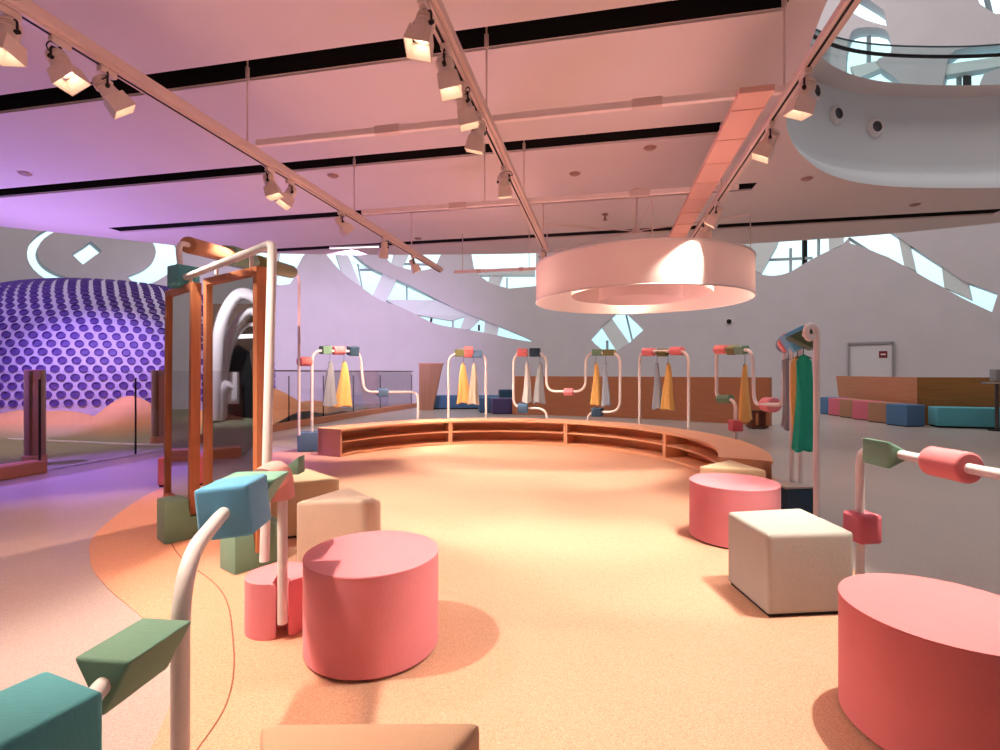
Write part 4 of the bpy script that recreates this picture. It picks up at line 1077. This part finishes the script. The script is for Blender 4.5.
# right wood wall with slanted end
rw = thing('low_wood_wall', 'low wooden wall at right behind the row of small poufs', 'low wall', (11.1, 13.4, 0))
bm = NB()
a, b, c_ = V(12.0, 18.0, 0), V(11.05, 13.35, 0), V(14.2, 12.3, 0)
add_prism(bm, [(0.35, 0.004), (0, 1.26), ((b-a).length, 1.26), ((b-a).length, 0.004)], a, (b-a).normalized(), Z, Vector((0.98, -0.2, 0)), 0.12); obj('panel', bm, LOWW, rw, False)
bm = NB(); add_sheet(bm, [b, c_], 0.004, 1.26, 0.2); obj('panel', bm, wood('low_wall_wood_ochre', rgb(150, 98, 46), rgb(180, 124, 66), 'x', 0.45, 2.5), rw, False)
fin = thing('wood_fin', 'short slanted wooden screen ending the glass barrier', 'screen', (-3.1, 18.6, 0))
bm = NB(); a = V(Xd(419, 18.4), 18.4, 0)
add_prism(bm, [(0.0, 0.006), (0.0, 1.68), (0.85, 1.68), (0.5, 0.006)], a, X, Z, V(0, 1, 0), 0.25, 0.01); obj('panel', bm, wood('fin_wood', rgb(150, 104, 74), rgb(178, 130, 96), 'z', 0.5, 2), fin, False)
bm = NB(); add_prism(bm, [(-0.02, 1.68), (-0.02, 1.72), (0.9, 1.72), (0.88, 1.68)], a-V(0, 0.01, 0), X, Z, V(0, 1, 0), 0.27); obj('capping', bm, LOWW, fin, False)

row = [(SLATE, 'blue small pouf farthest in the row along the right wall'), (ROSE, 'rose small pouf second from the far end of the row'), (TAN, 'tan small pouf third from the far end of the row'), (ROSE, 'rose small pouf fourth along the row'), (TAN, 'tan small pouf next to the nearest blue one'), (SLATE, 'nearest blue small pouf ending the row by the right wall')]
for k, (m, lb) in enumerate(row):
    d = 16.75-0.62*k-0.02*k*k; cxp = 11.02-0.10*k
    pouf('wall_pouf', lb, quad((cxp+0.05, d), 0.56, 0.58, 0.2), 0.56, m, group='small poufs along the right wall', bevel=0.025, seam=False)
def long_bench(label, c, w, dth, h, a, m):
    t2 = thing('upholstered_bench', label, 'bench', (c[0], c[1], 0)); 
    bm = NB(); add_box(bm, V(c[0], c[1], 0.03+h/2), (w, dth, h-0.03), a, 0.03, 3); obj('cushion_body', bm, m, t2)
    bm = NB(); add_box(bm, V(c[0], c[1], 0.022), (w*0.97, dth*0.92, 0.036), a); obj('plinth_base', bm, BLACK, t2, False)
    return t2
long_bench('long teal upholstered bench at the right edge', (12.25, 12.5), 2.5, 0.5, 0.5, -0.32, TEAL)
yb = 19.2
long_bench('long blue bench against the back wall beside the wooden screen', (Xd(468, yb), yb), 3.0, 0.6, 0.5, 0.02, SLATE)
for k, (px, d, m, lb, w) in enumerate(((496, 17.6, SLATE, 'blue pouf on the left by the start of the wooden wall', 0.7), (510, 17.0, fabric('violet_fabric', rgb(92, 82, 128)), 'violet pouf in front of the start of the wooden wall', 0.75), (512.5, 18.6, NAVY, 'navy pouf behind the violet pouf', 0.5))):
    pouf('wall_pouf', lb, quad((Xd(px, d)-0.25, d), w, 0.6, 0.1), 0.52 if k < 2 else 0.75, m, group='poufs by the middle wooden wall', seam=False)
# brown stool by the wooden wall
c = V(Xd(757, 12.55), 12.55, 0)
st = thing('wooden_stool', 'small dark wooden stool against the wooden wall behind the yellow garment', 'stool', c)
DW = wood('stool_wood', rgb(84, 40, 26), rgb(112, 58, 38), 'z')
bm = NB(); add_box(bm, c+Z*0.42, (0.36, 0.32, 0.05), 0, 0.008); obj('seat', bm, DW, st)
for sx in (-1, 1):
    bm = NB(); add_box(bm, c+V(0.13*sx, 0, 0.2), (0.05, 0.28, 0.39), 0, 0.005); obj('leg', bm, DW, st)
bm = NB(); add_box(bm, c+V(0, 0, 0.05), (0.42, 0.3, 0.05), 0, 0.005); obj('foot_rail', bm, DW, st)

# door in the round wall
dl_, dr_ = wall_rad(wall_pt(850, 372), WR-0.03), wall_rad(wall_pt(892, 372), WR-0.03)
wv = dr_-dl_; wv.z = 0; W = wv.length; wv.normalize(); dn_ = Vector((wv.y, -wv.x, 0)); 
if dn_.y > 0: dn_ = -dn_
base = Vector((dl_.x, dl_.y, 0.005)); DH = 2.38
bm = NB(); add_prism(bm, rect(W, DH), base+wv*W/2+Z*DH/2, wv, Z, dn_, 0.05, 0.004); door = struct('door_1', bm, mat('door_white', rgb(216, 214, 216), 0.5, var=0.004), 'white door in the round wall behind the right wooden wall', False)
bm = NB()
for s, h in ((-0.03, DH+0.06), (W+0.03, DH+0.06)): add_prism(bm, [(-0.03, 0), (0.03, 0), (0.03, h), (-0.03, h)], base+wv*s, wv, Z, dn_, 0.1)
add_prism(bm, [(-0.06, DH+0.01), (W+0.06, DH+0.01), (W+0.06, DH+0.09), (-0.06, DH+0.09)], base, wv, Z, dn_, 0.1); obj('door_frame', bm, mat('frame_grey', rgb(150, 148, 150), 0.5), door, False)
bm = NB(); q = base+wv*W*0.8+Z*2.02; add_prism(bm, rect(0.24, 0.24), q, wv, Z, dn_, 0.065, 0.01); s_ = obj('door_sign', bm, mat('sign_maroon', rgb(120, 24, 34), 0.5), door, False)
bm = NB(); add_prism(bm, rect(0.14, 0.05), q, wv, Z, dn_, 0.069); obj('sign_mark', bm, WHITE, s_, False)
bm = NB(); add_bar(bm, base+wv*0.12+dn_*0.08+Z*1.0, base+wv*0.24+dn_*0.08+Z*1.0, 0.025, 0.025, 0.004); obj('door_handle', bm, DARK, door, False)
# little black wall camera
c = wall_rad(wall_pt(729, 321.5), WR-0.02)
t2 = thing('wall_camera', 'tiny black dome camera on the wall right of the pendant', 'camera', c)
bm = NB(); nn = (Vector((0, 2, c.z))-c).normalized(); add_lathe(bm, c, [(0.1, 0), (0.1, 0.03), (0.075, 0.08), (0.0, 0.11)], 16, nn); obj('camera_dome', bm, BLACK, t2)
bm = NB(); add_lathe(bm, c, [(0.13, 0), (0.13, 0.02), (0.1, 0.022)], 16, nn); obj('camera_mount', bm, WHITE, t2)
# slim stand with tray at the right edge
c = V(Xd(997, 12.0), 12.0, 0.005)
t2 = thing('tray_stand', 'slim dark stand with a small tray cut by the right edge', 'stand', c)
bm = NB(); add_lathe(bm, c, [(0, 0), (0.17, 0), (0.17, 0.02), (0.03, 0.03)], 24); obj('base', bm, DARK, t2)
bm = NB(); add_cyl(bm, c+Z*0.02, c+Z*1.15, 0.04, 16); obj('pole', bm, mat('stand_grey', rgb(92, 84, 82), 0.4, metal=0.5), t2)
bm = NB(); add_lathe(bm, c+V(-0.16, -0.02, 1.12), [(0, 0), (0.18, 0.0), (0.2, 0.035), (0.185, 0.035), (0.17, 0.012), (0, 0.012)], 24); obj('tray', bm, mat('steel', rgb(190, 188, 188), 0.3, metal=0.8), t2)
bm = NB(); add_box(bm, c+V(0.02, 0, 1.32), (0.24, 0.18, 0.28), 0, 0.02); obj('dispenser', bm, mat('stand_pale', rgb(150, 150, 150), 0.4), t2)

# ================================================================== LIGHT
w = bpy.data.worlds.new('World'); sc.world = w; w.use_nodes = True
nt = w.node_tree; bg = nt.nodes['Background']
tc = nt.nodes.new('ShaderNodeTexCoord'); sx = nt.nodes.new('ShaderNodeSeparateXYZ'); nt.links.new(tc.outputs['Generated'], sx.inputs[0])
rp = nt.nodes.new('ShaderNodeValToRGB'); rp.color_ramp.elements[0].position = 0.0; rp.color_ramp.elements[0].color = rgb(150, 190, 200)
rp.color_ramp.elements[1].position = 0.3; rp.color_ramp.elements[1].color = rgb(222, 246, 250)
nt.links.new(sx.outputs['Z'], rp.inputs[0]); nt.links.new(rp.outputs[0], bg.inputs['Color']); bg.inputs['Strength'].default_value = 1.7
def area(name, loc, aim, size, col, W, sy=None):
    ld = bpy.data.lights.new(name, 'AREA'); ld.color = col; ld.energy = W; ld.size = size
    if sy: ld.shape = 'RECTANGLE'; ld.size_y = sy
    o = bpy.data.objects.new(name, ld); COL.objects.link(o); o.location = loc
    o.rotation_euler = (Vector(aim)-Vector(loc)).to_track_quat('-Z', 'Y').to_euler(); return o
def spot(name, loc, aim, col, W, ang, blend=0.6, size=0.1):
    ld = bpy.data.lights.new(name, 'SPOT'); ld.color = col; ld.energy = W; ld.spot_size = math.radians(ang); ld.spot_blend = blend; ld.shadow_soft_size = size
    o = bpy.data.objects.new(name, ld); COL.objects.link(o); o.location = loc
    o.rotation_euler = (Vector(aim)-Vector(loc)).to_track_quat('-Z', 'Y').to_euler(); return o
spot('key_left', (-2.25, 1.95, 3.4), (-0.95, 2.6, 0), WARM, 500, 66, 0.6, 0.05)
spot('key_right', (2.45, 2.65, 3.45), (1.05, 2.9, 0), WARM, 640, 58, 0.45, 0.04)
spot('key_side', (-2.6, 1.2, 3.4), (-2.0, 1.6, 0), PEACH, 200, 95, 0.8, 0.05)
area('daylight_fill', (2, 9, 17.6), (2, 9, 0), 22, (1.0, 0.96, 0.93), 2600)  # added area lamp under the closed roof, standing in for daylight
PUR = (0.52, 0.34, 1.0)
spot('purple_wash', (-7.2, 8.4, 4.25), (-9.7, 12.4, 0.8), PUR, 1300, 50)
spot('purple_wash', (-11.5, 8.4, 4.25), (-12.5, 12.4, 1.6), PUR, 300, 80)
spot('purple_floor', (-7.6, 7.0, 4.25), (-5.5, 7.3, 0), (0.36, 0.18, 1.0), 1100, 55)
spot('purple_uplight', (-9.6, 9.6, 0.25), (-7.6, 8.6, 4.4), (0.50, 0.32, 1.0), 900, 130, 1.0)
spot('lilac_wall_wash', (-3.6, 12.4, 4.3), (-6.5, 20, 3.2), (0.78, 0.56, 1.0), 2600, 95, 1.0)
spot('mound_fill', (-9.3, 8.2, 4.25), (-9.0, 10.6, 0), (1.0, 0.84, 0.62), 330, 85, 0.8)  # this and the next are added fill spots brightening the mounds
spot('mound_fill', (-6.6, 11.0, 4.25), (-6.2, 13.6, 0), (1.0, 0.72, 0.5), 330, 80, 0.8)
spot('arch_fill', (-11.0, 6.4, 4.2), (-13.8, 6.4, 1.8), (0.9, 0.92, 1.0), 500, 90, 1.0)  # added spot without a fixture, brightens the mirrored arches
for x, y in ((-2.2, 2.0), (1.0, 1.5), (-1.2, 5.2), (1.8, 5.0), (0.2, 8.6), (3.2, 8.3), (-3.4, 8.2)):
    area('ceiling_fill', (x, y, 2.2), (x, y, 4.4), 1.6, (1.0, 0.52, 0.48), 13)  # added fill lamps without fixtures, making up for weak bounce on the ceiling
# ================================================================== CAMERA
cd = bpy.data.cameras.new('camera'); cam = bpy.data.objects.new('camera', cd); COL.objects.link(cam)
cam.location = (0, 0, EYE); cam.rotation_euler = (PI/2, 0, 0)
cd.sensor_width = 36; cd.lens = F/1000*36; cd.shift_y = (HY-375)/1000.0
cd.clip_start = 0.05; cd.clip_end = 200
sc.camera = cam
sc.view_settings.view_transform = 'Standard'; sc.view_settings.look = 'None'; sc.view_settings.gamma = 1; sc.view_settings.use_curve_mapping = False
sc.view_settings.exposure = 0.1
sc.cycles.max_bounces = 8; sc.cycles.diffuse_bounces = 4; sc.cycles.transparent_max_bounces = 12
sc.cycles.sample_clamp_indirect = 6
try: sc.cycles.use_denoising = True
except Exception: pass
